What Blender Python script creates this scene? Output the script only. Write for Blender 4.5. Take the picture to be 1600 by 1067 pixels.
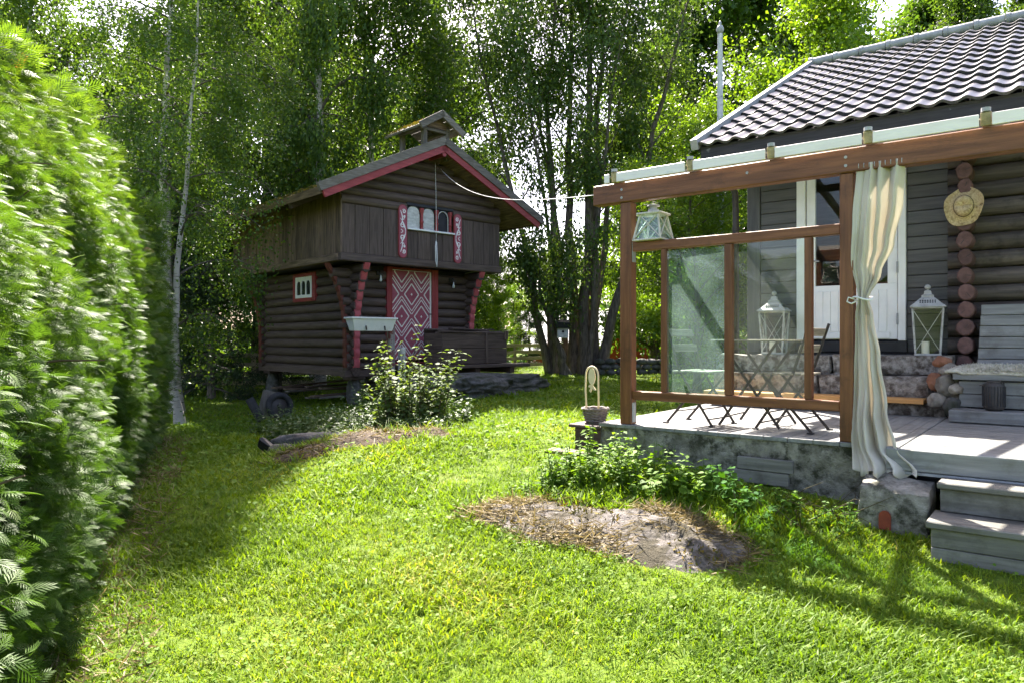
import bpy, bmesh, math, random
import numpy as np
from mathutils import Vector, Matrix, noise
R = math.radians
random.seed(7)
for o in list(bpy.data.objects): bpy.data.objects.remove(o)
SC = bpy.context.scene
COL = SC.collection

# ---------------------------------------------------------------- camera, sky, sun, exposure
cam = bpy.data.objects.new('camera', bpy.data.cameras.new('camera')); COL.objects.link(cam)
cam.location = (0, 0, 1.5); cam.rotation_euler = (R(90), 0, 0)
cam.data.sensor_width = 36; cam.data.lens = 1125/1600*36; cam.data.shift_y = -0.0016
cam.data.clip_start = .05; cam.data.clip_end = 3000
SC.camera = cam
TO_SUN = Vector((-.373, 2.0, 2.62)).normalized()
W = bpy.data.worlds.new('World'); SC.world = W; W.use_nodes = True
wt = W.node_tree; wt.nodes.clear()
wo = wt.nodes.new('ShaderNodeOutputWorld'); wb = wt.nodes.new('ShaderNodeBackground'); sk = wt.nodes.new('ShaderNodeTexSky')
sk.sky_type = 'NISHITA'; sk.sun_disc = False
sk.sun_elevation = math.asin(TO_SUN.z); sk.sun_rotation = math.atan2(TO_SUN.x, TO_SUN.y)
sk.air_density = .8; sk.dust_density = 2.5; sk.ozone_density = .5
wb.inputs['Strength'].default_value = .102
wm_ = wt.nodes.new('ShaderNodeMix'); wm_.data_type = 'RGBA'; wm_.blend_type = 'MULTIPLY'; wm_.inputs[0].default_value = 1; wm_.inputs[7].default_value = (1, .90, .875, 1)   # camera white balance towards daylight
wt.links.new(sk.outputs[0], wm_.inputs[6]); wt.links.new(wm_.outputs[2], wb.inputs[0]); wt.links.new(wb.outputs[0], wo.inputs[0])
sun = bpy.data.objects.new('sun', bpy.data.lights.new('sun', 'SUN')); COL.objects.link(sun)
sun.data.energy = 5.0; sun.data.angle = R(.53); sun.data.color = (1, .91, .83)
sun.rotation_euler = (-TO_SUN).to_track_quat('-Z', 'Y').to_euler(); sun.location = TO_SUN*60
SC.view_settings.view_transform = 'Standard'; SC.view_settings.look = 'None'
SC.view_settings.gamma = 1; SC.view_settings.use_curve_mapping = False
SC.view_settings.exposure = 2.66
SC.render.engine = 'CYCLES'
cy = SC.cycles
cy.max_bounces = 8; cy.diffuse_bounces = 4; cy.glossy_bounces = 3; cy.transmission_bounces = 6; cy.transparent_max_bounces = 16
cy.caustics_reflective = False; cy.caustics_refractive = False; cy.sample_clamp_indirect = 6
cy.use_adaptive_sampling = True; cy.adaptive_threshold = .02

# ---------------------------------------------------------------- helpers: frames, things, meshes
class Frame:
    def __init__(s, loc, ang): s.loc = Vector(loc); s.ang = ang; s.m = Matrix.Translation(s.loc) @ Matrix.Rotation(ang, 4, 'Z')
    def w(s, p): return s.m @ Vector(p)
WF = Frame((0, 0, 0), 0)
DECK_Z = .77
HF = Frame((1.031, 6.269, DECK_Z), math.atan2(-1125, 1450))       # terrace and house: x along the glass screen, y towards the house
SF = Frame((-3.085, 13.0, 1.5), math.atan2(1125, 1240))           # storehouse: x along its gable front, y along its side

def props(o, label=None, cat=None, group=None, kind=None):
    if label: o['label'] = label
    if cat: o['category'] = cat
    if group: o['group'] = group
    if kind: o['kind'] = kind
    return o

class Thing:
    """an Empty at the base of a thing; parts are given in the coordinates of the frame"""
    def __init__(s, name, label, cat, frame=WF, at=(0, 0, 0), group=None, rz=0):
        s.e = bpy.data.objects.new(name, None); COL.objects.link(s.e)
        s.at = Vector(at); s.e.location = frame.w(at); s.e.rotation_euler = (0, 0, frame.ang + rz); s.e.empty_display_size = .2
        props(s.e, label, cat, group)
    def part(s, name, mb, mat, parent=None, smooth=False, fix=True):
        o = mb.obj(name, mat, s.at, smooth, fix); o.parent = parent or s.e
        return o

def single(name, mb, mat, label, cat, frame=WF, at=(0, 0, 0), group=None, smooth=False, fix=True, kind=None):
    o = mb.obj(name, mat, Vector(at), smooth, fix); o.location = frame.w(at); o.rotation_euler = (0, 0, frame.ang)
    props(o, label, cat, group, kind); return o

class MB:
    def __init__(s): s.v = []; s.f = []
    def add(s, vs, fs):
        n = len(s.v); s.v += [tuple(p) for p in vs]; s.f += [tuple(i+n for i in f) for f in fs]; return s
    def box(s, c, d, rot=None, ch=.006, jit=0):
        h = [x/2 for x in d]; k = min(ch, min(h)*.45); vs = []
        for a in (-1, 1):
            for b in (-1, 1):
                for e in (-1, 1):
                    vs += [(a*h[0], b*(h[1]-k), e*(h[2]-k)), (a*(h[0]-k), b*h[1], e*(h[2]-k)), (a*(h[0]-k), b*(h[1]-k), e*h[2])]
        I = lambda a, b, e: ((a*2+b)*2+e)*3
        fs = []
        for a in (0, 1): fs.append([I(a, 0, 0), I(a, 1, 0), I(a, 1, 1), I(a, 0, 1)])
        for a in (0, 1): fs.append([I(0, a, 0)+1, I(1, a, 0)+1, I(1, a, 1)+1, I(0, a, 1)+1])
        for a in (0, 1): fs.append([I(0, 0, a)+2, I(1, 0, a)+2, I(1, 1, a)+2, I(0, 1, a)+2])
        for a in (0, 1):
            for b in (0, 1):
                fs.append([I(a, b, 0), I(a, b, 1), I(a, b, 1)+1, I(a, b, 0)+1])
                fs.append([I(a, 0, b), I(a, 1, b), I(a, 1, b)+2, I(a, 0, b)+2])
                fs.append([I(0, a, b)+1, I(1, a, b)+1, I(1, a, b)+2, I(0, a, b)+2])
                for e in (0, 1): i = I(a, b, e); fs.append([i, i+1, i+2])
        m = rot if rot is not None else Matrix.Identity(3)
        C = Vector(c)
        if jit: vs = [(x+random.uniform(-jit, jit), y+random.uniform(-jit, jit), z+random.uniform(-jit, jit)) for x, y, z in vs]
        return s.add([C + m @ Vector(p) for p in vs], fs)
    def bx(s, x0, x1, y0, y1, z0, z1, ch=.006, jit=0):
        return s.box(((x0+x1)/2, (y0+y1)/2, (z0+z1)/2), (abs(x1-x0), abs(y1-y0), abs(z1-z0)), None, ch, jit)
    def bar(s, p0, p1, w, t, up=(0, 0, 1), ch=.004):
        p0, p1 = Vector(p0), Vector(p1); d = (p1-p0); L = d.length; d.normalize(); u = Vector(up)
        x = u.cross(d)
        if x.length < 1e-4: x = Vector((1, 0, 0)).cross(d)
        x.normalize(); z = d.cross(x)
        return s.box((p0+p1)/2, (w, L, t), Matrix((x, d, z)).transposed(), ch)
    def tube(s, pts, rad, n=8, cap=True, sq=1.0):
        pts = [Vector(p) for p in pts]; k = len(pts)
        rad = rad if hasattr(rad, '__len__') else [rad]*k
        base = len(s.v); prev = None
        for i, p in enumerate(pts):
            d = (pts[min(i+1, k-1)] - pts[max(i-1, 0)]).normalized()
            if prev is None:
                a = d.cross(Vector((0, 0, 1)))
                if a.length < .05: a = d.cross(Vector((1, 0, 0)))
            else: a = prev - d*prev.dot(d)
            a.normalize(); b = d.cross(a); prev = a
            for j in range(n):
                t = 2*math.pi*j/n; s.v.append(tuple(p + (a*math.cos(t) + b*math.sin(t)*sq)*rad[i]))
        for i in range(k-1):
            for j in range(n):
                q = base+i*n; s.f.append((q+j, q+(j+1) % n, q+n+(j+1) % n, q+n+j))
        if cap: s.f.append(tuple(base+j for j in reversed(range(n)))); s.f.append(tuple(base+(k-1)*n+j for j in range(n)))
        return s
    def lathe(s, prof, c=(0, 0, 0), n=20, rot=None, sx=1, sy=1):
        base = len(s.v); C = Vector(c); m = rot if rot is not None else Matrix.Identity(3)
        for r, z in prof:
            for j in range(n):
                t = 2*math.pi*j/n; s.v.append(tuple(C + m @ Vector((r*sx*math.cos(t), r*sy*math.sin(t), z))))
        for i in range(len(prof)-1):
            for j in range(n):
                q = base+i*n; s.f.append((q+j, q+(j+1) % n, q+n+(j+1) % n, q+n+j))
        s.f.append(tuple(base+j for j in reversed(range(n)))); s.f.append(tuple(base+(len(prof)-1)*n+j for j in range(n)))
        return s
    def prism(s, outline, fn, t0, t1):
        """outline: 2-D points; fn(p, t) -> 3-D point"""
        n = len(outline)
        return s.add([fn(p, t0) for p in outline] + [fn(p, t1) for p in outline],
                     [tuple(reversed(range(n))), tuple(range(n, 2*n))] + [(i, (i+1) % n, n+(i+1) % n, n+i) for i in range(n)])
    def grid(s, rows):
        b = len(s.v); m = len(rows[0])
        for r in rows: s.v += [tuple(p) for p in r]
        for i in range(len(rows)-1):
            for j in range(m-1): s.f.append((b+i*m+j, b+i*m+j+1, b+(i+1)*m+j+1, b+(i+1)*m+j))
        return s
    def obj(s, name, mat, origin=Vector((0, 0, 0)), smooth=False, fix=True):
        me = bpy.data.meshes.new(name)
        me.from_pydata([(p[0]-origin.x, p[1]-origin.y, p[2]-origin.z) for p in s.v], [], s.f)
        if fix:
            bm = bmesh.new(); bm.from_mesh(me); bmesh.ops.recalc_face_normals(bm, faces=bm.faces); bm.to_mesh(me); bm.free()
        if smooth:
            me.polygons.foreach_set('use_smooth', [True]*len(me.polygons))
            if smooth == 'auto': me.set_sharp_from_angle(angle=R(38))
        if mat: me.materials.append(mat)
        me.update()
        o = bpy.data.objects.new(name, me); COL.objects.link(o)
        return o

def np_mesh(name, V, F, mat, tone_val=None, smooth=False):
    """V (n,3) float, F (m,k) int: a mesh through numpy, with a per-vertex tone value"""
    me = bpy.data.meshes.new(name); k = F.shape[1]
    me.vertices.add(len(V)); me.vertices.foreach_set('co', np.ascontiguousarray(V, dtype=np.float32).ravel())
    me.loops.add(F.size); me.loops.foreach_set('vertex_index', np.ascontiguousarray(F, dtype=np.int32).ravel())
    me.polygons.add(len(F)); me.polygons.foreach_set('loop_start', np.arange(0, F.size, k, dtype=np.int32))
    if smooth: me.polygons.foreach_set('use_smooth', np.ones(len(F), dtype=bool))
    if tone_val is not None:
        at = me.attributes.new('tone_val', 'FLOAT', 'POINT'); at.data.foreach_set('value', np.ascontiguousarray(tone_val, dtype=np.float32))
    if mat: me.materials.append(mat)
    me.update(calc_edges=True)
    return me
def link(name, me, parent=None, loc=None):
    o = bpy.data.objects.new(name, me); COL.objects.link(o)
    if parent: o.parent = parent
    if loc is not None: o.location = loc
    return o

RG = np.random.default_rng(11)
def unit(a): return a/np.maximum(np.linalg.norm(a, axis=-1, keepdims=True), 1e-9)
def frames(d, rng, roll=None):
    """rotation matrices whose y axis is d (m,3), with a roll"""
    m = len(d); r = unit(rng.normal(size=(m, 3))) if roll is None else roll
    x = unit(np.cross(d, r)); z = np.cross(x, d)
    return np.stack([x, d, z], axis=2)
def scatter(tv, tf, pos, rot, sc, tone_val):
    """copies of a template: tv (n,3), tf (f,k); pos (m,3), rot (m,3,3), sc (m,) or (m,3)"""
    n = len(tv); m = len(pos)
    sc = sc[:, None, None] if sc.ndim == 1 else sc[:, None, :]
    V = np.einsum('mij,mnj->mni', rot, tv[None]*sc) + pos[:, None, :]
    F = tf[None] + (np.arange(m)*n)[:, None, None]
    return V.reshape(-1, 3), F.reshape(-1, tf.shape[1]), np.repeat(tone_val, n)

# ---------------------------------------------------------------- materials
def _mat(name):
    m = bpy.data.materials.new(name); m.use_nodes = True; t = m.node_tree; b = t.nodes['Principled BSDF']
    return m, t, b
def N(t, kind, **kw):
    n = t.nodes.new(kind)
    for k, v in kw.items(): setattr(n, k, v)
    return n
def mixc(t, fac, a, b, mode='MIX'):
    n = N(t, 'ShaderNodeMix', data_type='RGBA', blend_type=mode)
    for sock, v in ((n.inputs[0], fac), (n.inputs[6], a), (n.inputs[7], b)):
        if hasattr(v, 'links') or isinstance(v, bpy.types.NodeSocket): t.links.new(v, sock)
        elif isinstance(v, tuple): sock.default_value = (*v[:3], 1)
        else: sock.default_value = v
    return n.outputs[2]
def noise_tex(t, scale, stretch=(1, 1, 1), detail=5, rough=.6, coord='Object', off=False):
    tc = N(t, 'ShaderNodeTexCoord'); mp = N(t, 'ShaderNodeMapping'); nz = N(t, 'ShaderNodeTexNoise')
    mp.inputs['Scale'].default_value = stretch
    nz.inputs['Scale'].default_value = scale; nz.inputs['Detail'].default_value = detail; nz.inputs['Roughness'].default_value = rough
    t.links.new(tc.outputs[coord], mp.inputs['Vector'])
    if off:
        oi = N(t, 'ShaderNodeObjectInfo'); mu = N(t, 'ShaderNodeMath', operation='MULTIPLY'); mu.inputs[1].default_value = 37.
        t.links.new(oi.outputs['Random'], mu.inputs[0]); t.links.new(mu.outputs[0], mp.inputs['Location'])
    t.links.new(mp.outputs[0], nz.inputs['Vector'])
    return nz.outputs['Fac']
def ramp(t, fac, stops):
    r = N(t, 'ShaderNodeValToRGB'); e = r.color_ramp.elements
    while len(e) < len(stops): e.new(.5)
    for i, (p, c) in enumerate(stops): e[i].position = p; e[i].color = (*c[:3], 1)
    t.links.new(fac, r.inputs[0]); return r.outputs[0]
def surf(name, c1, c2, scale=8, stretch=(1, 1, 1), rough=.7, bump=.15, bscale=None, spec=.35, stain=None, stain_scale=1.5, stain_at=(.5, .62), vary=0., metal=0, lo=.35, hi=.65, bdist=.01):
    """two-tone noisy surface with bump; stain adds a third colour in patches; vary shifts the tone object by object"""
    m, t, b = _mat(name)
    f = noise_tex(t, scale, stretch, off=bool(vary))
    c = ramp(t, f, [(lo, c1), (hi, c2)])
    if stain:
        g = noise_tex(t, stain_scale, (1, 1, 1), 6, .7)
        k = ramp(t, g, [(stain_at[0], (0, 0, 0)), (stain_at[1], (1, 1, 1))])
        c = mixc(t, k, c, stain)
    if vary:
        oi = N(t, 'ShaderNodeObjectInfo'); mr = N(t, 'ShaderNodeMapRange'); t.links.new(oi.outputs['Random'], mr.inputs[0])
        mr.inputs[3].default_value = 1-vary; mr.inputs[4].default_value = 1+vary
        hs = N(t, 'ShaderNodeHueSaturation'); t.links.new(c, hs.inputs['Color']); t.links.new(mr.outputs[0], hs.inputs['Value']); c = hs.outputs[0]
    t.links.new(c, b.inputs['Base Color'])
    b.inputs['Roughness'].default_value = rough; b.inputs['Specular IOR Level'].default_value = spec; b.inputs['Metallic'].default_value = metal
    if bump:
        h = noise_tex(t, bscale or scale*2, stretch, 8, .7, off=bool(vary))
        bp = N(t, 'ShaderNodeBump'); bp.inputs['Strength'].default_value = bump; bp.inputs['Distance'].default_value = bdist
        t.links.new(h, bp.inputs['Height']); t.links.new(bp.outputs[0], b.inputs['Normal'])
    return m
def leaf_mat(name, stops, trans=.45, rough=.4, spec=.5, tcol=1.0, tint=(1.15, 1.1, .35)):
    m, t, b = _mat(name)
    at = N(t, 'ShaderNodeAttribute', attribute_name='tone_val')
    c = ramp(t, at.outputs['Fac'], stops)
    t.links.new(c, b.inputs['Base Color']); b.inputs['Roughness'].default_value = rough; b.inputs['Specular IOR Level'].default_value = spec
    tr = N(t, 'ShaderNodeBsdfTranslucent'); mx = N(t, 'ShaderNodeMixShader'); mx.inputs[0].default_value = trans
    tc = mixc(t, 1.0, c, tint, 'MULTIPLY')
    t.links.new(tc, tr.inputs['Color'])
    t.links.new(b.outputs[0], mx.inputs[1]); t.links.new(tr.outputs[0], mx.inputs[2])
    t.links.new(mx.outputs[0], t.nodes['Material Output'].inputs['Surface'])
    return m

M = {}
DX = (1, 14, 14); DY = (14, 1, 14); DZ = (14, 14, 1)     # grain along x, y, z
for ax, st in (('x', DX), ('y', DY), ('z', DZ)):
    M['dark_'+ax] = surf('dark stained timber '+ax, (.050, .034, .027), (.104, .074, .060), 2.2, st, .62, .5, 5, vary=.22, stain=(.085, .07, .06), stain_scale=3, stain_at=(.6, .75))
    M['worn_'+ax] = surf('weathered dark boards '+ax, (.06, .040, .029), (.19, .13, .088), 2.4, st, .7, .6, 5, vary=.35, stain=(.2, .15, .1), stain_scale=2.5, stain_at=(.6, .8))
    M['grey_'+ax] = surf('silvered grey timber '+ax, (.085, .075, .063), (.18, .16, .135), 2.2, st, .75, .5, 5, vary=.2, stain=(.1, .085, .06), stain_scale=5, stain_at=(.52, .7))
    M['brown_'+ax] = surf('brown stained timber '+ax, (.11, .042, .017), (.21, .085, .036), 2.0, st, .5, .35, 5, vary=.1, stain=(.07, .03, .015), stain_scale=4, stain_at=(.55, .75))
    M['deck_'+ax] = surf('grey painted boards '+ax, (.15, .153, .148), (.235, .24, .232), 2.0, st, .55, .3, 6, vary=.08, stain=(.115, .11, .10), stain_scale=3.2, stain_at=(.5, .68))
    M['house_'+ax] = surf('charcoal painted boards '+ax, (.065, .065, .067), (.105, .102, .10), 2.2, st, .6, .3, 6, vary=.14, stain=(.1, .095, .085), stain_scale=6, stain_at=(.64, .74))
    M['hlog_'+ax] = surf('brown black log timber '+ax, (.055, .046, .043), (.115, .096, .086), 2.2, st, .65, .55, 5, vary=.16, stain=(.022, .018, .017), stain_scale=3, stain_at=(.52, .7))
    M['red_'+ax] = surf('dark red painted wood '+ax, (.20, .025, .028), (.30, .05, .05), 2.5, st, .5, .3, 6, vary=.06, stain=(.30, .16, .14), stain_scale=9, stain_at=(.66, .72))
    M['fence_'+ax] = surf('pale fence timber '+ax, (.20, .17, .09), (.34, .29, .17), 2.2, st, .75, .4, 6, vary=.15)
M['step_x'] = surf('olive grey step boards', (.105, .102, .088), (.18, .175, .155), 2.0, DX, .6, .4, 6, vary=.12, stain=(.075, .072, .058), stain_scale=3.2, stain_at=(.5, .66))
M['mauve'] = surf('mauve red paint', (.27, .055, .085), (.34, .09, .12), 6, rough=.5, bump=.1)
M['endred'] = surf('faded red log ends', (.075, .040, .037), (.135, .075, .07), 14, (1, 1, 1), .75, .6, 20, vary=.25, stain=(.11, .06, .055), stain_scale=7, stain_at=(.5, .65))
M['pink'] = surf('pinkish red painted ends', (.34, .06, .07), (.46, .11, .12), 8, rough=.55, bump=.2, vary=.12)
M['white'] = surf('white paint', (.72, .72, .71), (.8, .8, .79), 5, rough=.45, bump=.06, stain=(.6, .59, .55), stain_scale=5, stain_at=(.6, .8))
M['cream'] = surf('cream paint', (.62, .53, .33), (.72, .63, .43), 9, rough=.5, bump=.1)
M['white_old'] = surf('greyed white paint', (.38, .38, .37), (.62, .62, .6), 7, (1, 1, 3), .6, .2, vary=.1, stain=(.25, .25, .22), stain_scale=6, stain_at=(.55, .75))
M['plastic'] = surf('white plastic', (.66, .67, .66), (.74, .74, .73), 4, rough=.35, bump=.03, stain=(.5, .49, .45), stain_scale=5, stain_at=(.58, .8))
M['black'] = surf('black paint', (.012, .013, .016), (.024, .024, .028), 6, rough=.45, bump=.1)
M['steel'] = surf('dark iron', (.03, .028, .027), (.06, .05, .045), 20, rough=.5, bump=.1)
M['tile'] = surf('black glazed roof tile', (.032, .032, .036), (.052, .052, .058), 5, rough=.36, bump=.08, spec=.6, vary=.3, stain=(.07, .07, .07), stain_scale=2.5, stain_at=(.55, .8))
M['zinc'] = surf('grey zinc', (.24, .25, .26), (.36, .37, .38), 6, rough=.45, bump=.08, stain=(.2, .19, .18), stain_scale=8, stain_at=(.55, .7))
M['pole'] = surf('peeling white pole', (.42, .43, .44), (.62, .62, .62), 6, (4, 4, 1), .6, .2, stain=(.25, .25, .25), stain_scale=9, stain_at=(.56, .68))
M['concrete'] = surf('old mossy concrete', (.16, .15, .125), (.36, .34, .29), 11, rough=.9, bump=1., bscale=28, stain=(.055, .055, .036), stain_scale=6.5, stain_at=(.50, .62), bdist=.03)
M['step_stone'] = surf('pitted step concrete', (.14, .12, .10), (.42, .39, .35), 16, rough=.9, bump=1., bscale=30, stain=(.075, .06, .048), stain_scale=9, stain_at=(.47, .6), bdist=.03, vary=.12)
M['rubble'] = surf('rubble stone', (.16, .13, .10), (.36, .33, .28), 9, rough=.9, bump=.8, bscale=24, vary=.35, bdist=.02)
M['rubble_red'] = surf('reddish brick rubble', (.20, .085, .05), (.32, .15, .09), 12, rough=.9, bump=.8, bscale=30, bdist=.02)
M['granite'] = surf('grey granite', (.10, .09, .08), (.25, .23, .21), 16, rough=.9, bump=1., bscale=34, stain=(.06, .052, .03), stain_scale=4.5, stain_at=(.44, .56), bdist=.05)
M['granite_dark'] = surf('lichen dark granite', (.07, .065, .06), (.17, .165, .16), 9, rough=.85, bump=.9, bscale=20, stain=(.045, .05, .03), stain_scale=2.4, stain_at=(.45, .62), bdist=.04)
M['rubber'] = surf('old rubber', (.02, .02, .022), (.045, .045, .045), 12, rough=.8, bump=.2)
M['redpaint'] = surf('rust red arch paint', (.16, .03, .014), (.24, .05, .022), 14, rough=.7, bump=.2)
M['orange'] = surf('new orange plank', (.50, .24, .075), (.62, .33, .11), 2.4, DX, .55, .2, 6)
M['straw'] = surf('woven straw', (.38, .28, .14), (.60, .48, .29), 60, rough=.8, bump=.9, bscale=90, bdist=.006, stain=(.18, .12, .05), stain_scale=26, stain_at=(.56, .66))
M['wicker'] = surf('grey wicker', (.10, .085, .075), (.28, .25, .22), 40, (1, 1, 3), .8, .9, 60, bdist=.006)
M['wool'] = surf('cream wool', (.50, .47, .38), (.68, .65, .55), 30, rough=.95, bump=.8, bscale=50, bdist=.02)
M['wax'] = surf('candle wax', (.72, .68, .56), (.78, .74, .62), 4, rough=.5, bump=0)
M['chairwood'] = surf('greyed slat wood', (.16, .14, .11), (.30, .27, .21), 3, DX, .7, .3, 6, vary=.12)
M['lantern_grey'] = surf('chalky grey metal', (.30, .30, .29), (.46, .46, .45), 14, rough=.65, bump=.25, stain=(.2, .19, .17), stain_scale=12, stain_at=(.56, .7))
M['lantern_wood'] = surf('bleached lantern wood', (.40, .37, .32), (.60, .57, .50), 6, DZ, .7, .2)
M['bark'] = surf('dark bark', (.055, .044, .035), (.17, .14, .11), 7, (3, 3, .7), .9, 1., 9, bdist=.04, stain=(.13, .14, .09), stain_scale=2.5, stain_at=(.56, .72))
M['twig'] = surf('twig bark', (.05, .035, .022), (.11, .08, .05), 10, rough=.85, bump=.2)
M['soil'] = surf('soil and old needles', (.035, .025, .016), (.09, .065, .04), 30, rough=.95, bump=.8, bscale=60, bdist=.02)
M['cord'] = surf('white cord', (.6, .6, .58), (.7, .7, .68), 9, rough=.6, bump=0)
M['barnred'] = surf('falun red boards', (.20, .022, .026), (.26, .035, .038), 4, (9, 9, 1), .7, .2)
M['barnroof'] = surf('grey sheet roof', (.34, .35, .36), (.44, .45, .46), 3, (6, 1, 1), .5, .1)
# birch bark: white with dark horizontal scars
m, t, b = _mat('birch bark'); M['birch'] = m
f1 = noise_tex(t, 5, (.7, .7, 7), 5, .65); f2 = noise_tex(t, 2.2, (1, 1, .8), 4, .6)
c = ramp(t, f2, [(.35, (.24, .215, .185)), (.65, (.48, .445, .40))])
c = mixc(t, ramp(t, f1, [(.57, (0, 0, 0)), (.63, (1, 1, 1))]), c, (.035, .03, .027))
t.links.new(c, b.inputs['Base Color']); b.inputs['Roughness'].default_value = .75
bp = N(t, 'ShaderNodeBump'); bp.inputs['Strength'].default_value = .5; bp.inputs['Distance'].default_value = .02
t.links.new(f1, bp.inputs['Height']); t.links.new(bp.outputs[0], b.inputs['Normal'])
# cloth: lets light through
m, t, b = _mat('cotton curtain'); M['cloth'] = m
f = noise_tex(t, 3.5, (1, 1, .35), 4, .6)
c = ramp(t, f, [(.38, (.60, .55, .46)), (.62, (.72, .69, .62))])
t.links.new(c, b.inputs['Base Color']); b.inputs['Roughness'].default_value = .9
tr = N(t, 'ShaderNodeBsdfTranslucent'); t.links.new(c, tr.inputs[0]); mx = N(t, 'ShaderNodeMixShader'); mx.inputs[0].default_value = .42
t.links.new(b.outputs[0], mx.inputs[1]); t.links.new(tr.outputs[0], mx.inputs[2]); t.links.new(mx.outputs[0], t.nodes['Material Output'].inputs[0])
# panes: clear, with fresnel reflection and a pale dusty film
def pane_mat(name, tint, dust_haze, dust_haze_col=(.7, .75, .72), refl=1.0):
    m, t, b = _mat(name); t.nodes.remove(b)
    tp = N(t, 'ShaderNodeBsdfTransparent'); tp.inputs[0].default_value = (*tint, 1)
    gl = N(t, 'ShaderNodeBsdfGlossy'); gl.inputs['Roughness'].default_value = .015
    fr = N(t, 'ShaderNodeFresnel'); fr.inputs[0].default_value = 1.5
    mu = N(t, 'ShaderNodeMath', operation='MULTIPLY'); mu.inputs[1].default_value = refl; mu.use_clamp = True; t.links.new(fr.outputs[0], mu.inputs[0])
    gm = N(t, 'ShaderNodeNewGeometry'); iv = N(t, 'ShaderNodeMath', operation='SUBTRACT'); iv.inputs[0].default_value = 1; t.links.new(gm.outputs['Backfacing'], iv.inputs[1])
    m0 = N(t, 'ShaderNodeMath', operation='MULTIPLY'); t.links.new(mu.outputs[0], m0.inputs[0]); t.links.new(iv.outputs[0], m0.inputs[1])
    m1 = N(t, 'ShaderNodeMixShader'); t.links.new(m0.outputs[0], m1.inputs[0]); t.links.new(tp.outputs[0], m1.inputs[1]); t.links.new(gl.outputs[0], m1.inputs[2])
    df = N(t, 'ShaderNodeBsdfDiffuse'); df.inputs[0].default_value = (*dust_haze_col, 1)
    tl = N(t, 'ShaderNodeBsdfTranslucent'); tl.inputs[0].default_value = (*dust_haze_col, 1); md = N(t, 'ShaderNodeMixShader'); t.links.new(df.outputs[0], md.inputs[1]); t.links.new(tl.outputs[0], md.inputs[2])
    g = noise_tex(t, 2.5, (1, 1, .5), 5, .6); mr = N(t, 'ShaderNodeMapRange'); t.links.new(g, mr.inputs[0])
    mr.inputs[1].default_value = .3; mr.inputs[2].default_value = .75; mr.inputs[3].default_value = dust_haze*.4; mr.inputs[4].default_value = dust_haze*1.5
    m2 = N(t, 'ShaderNodeMixShader'); m3 = N(t, 'ShaderNodeMath', operation='MULTIPLY'); t.links.new(mr.outputs[0], m3.inputs[0]); t.links.new(iv.outputs[0], m3.inputs[1]); t.links.new(m3.outputs[0], m2.inputs[0]); t.links.new(m1.outputs[0], m2.inputs[1]); t.links.new(md.outputs[0], m2.inputs[2])
    t.links.new(m2.outputs[0], t.nodes['Material Output'].inputs[0]); return m
M['glass'] = pane_mat('screen glass', (.90, .95, .92), .05, refl=1.6)
M['glass_hazy'] = pane_mat('hazy screen glass', (.76, .93, .89), .12, (.72, .86, .82), refl=3.0)  # pale teal haze stands in for bright reflections on the left pane
M['window'] = pane_mat('window glass', (.9, .92, .92), .01, refl=1.5)
M['lantern_glass'] = pane_mat('lantern glass', (.93, .94, .93), .02, refl=.7)
M['sheet'] = pane_mat('clear roof sheet', (.97, .98, .97), .025, (.8, .82, .82))
M['sheet_edge'] = surf('milky plastic edge', (.70, .65, .60), (.78, .74, .69), 4, (1, 9, 9), .35, .05, stain=(.55, .55, .52), stain_scale=6, stain_at=(.6, .75))
# foliage
G3 = lambda a, b, c: [(0, a), (.55, b), (1, c)]
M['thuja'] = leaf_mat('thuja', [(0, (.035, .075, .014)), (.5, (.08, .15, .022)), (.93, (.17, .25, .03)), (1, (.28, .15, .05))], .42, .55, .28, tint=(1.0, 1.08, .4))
M['birchleaf'] = leaf_mat('birch leaves', G3((.040, .086, .020), (.078, .145, .026), (.14, .21, .032)), .48, .48, .3)
M['broad'] = leaf_mat('broad leaves', G3((.038, .086, .016), (.072, .145, .021), (.13, .205, .026)), .48, .48, .3)
M['light'] = leaf_mat('light green leaves', G3((.09, .17, .014), (.14, .25, .020), (.21, .31, .028)), .52, .42, .4)
M['willow'] = leaf_mat('willow leaves', G3((.040, .078, .022), (.075, .135, .03), (.13, .20, .036)), .46, .48, .3)
M['needle'] = leaf_mat('spruce needles', G3((.012, .03, .011), (.024, .05, .015), (.045, .08, .02)), .25, .5, .4)
M['shrubleaf'] = leaf_mat('pale shrub leaves', G3((.07, .12, .035), (.115, .175, .055), (.18, .24, .10)), .42, .6, .2)
M['nettle'] = leaf_mat('nettle leaves', G3((.07, .15, .014), (.12, .23, .022), (.20, .31, .04)), .45, .6, .2)
M['weed'] = leaf_mat('weed leaves', G3((.045, .09, .028), (.075, .135, .04), (.13, .20, .07)), .38, .5, .4)
M['blade'] = leaf_mat('grass blades', [(0, (.09, .17, .012)), (.5, (.152, .25, .014)), (.86, (.245, .315, .02)), (.95, (.36, .33, .07)), (1, (.44, .38, .16))], .45, .55, .25)
M['clover'] = leaf_mat('lawn herbs', G3((.08, .16, .02), (.13, .23, .03), (.20, .29, .06)), .4, .65, .15)
M['straw_dry'] = leaf_mat('dry grass', G3((.09, .068, .03), (.19, .15, .07), (.30, .25, .14)), .3, .6, .3, tint=(1.05, 1., .7))
M['moss'] = leaf_mat('moss', G3((.05, .055, .012), (.11, .10, .02), (.20, .14, .03)), .2, .8, .2)
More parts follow.
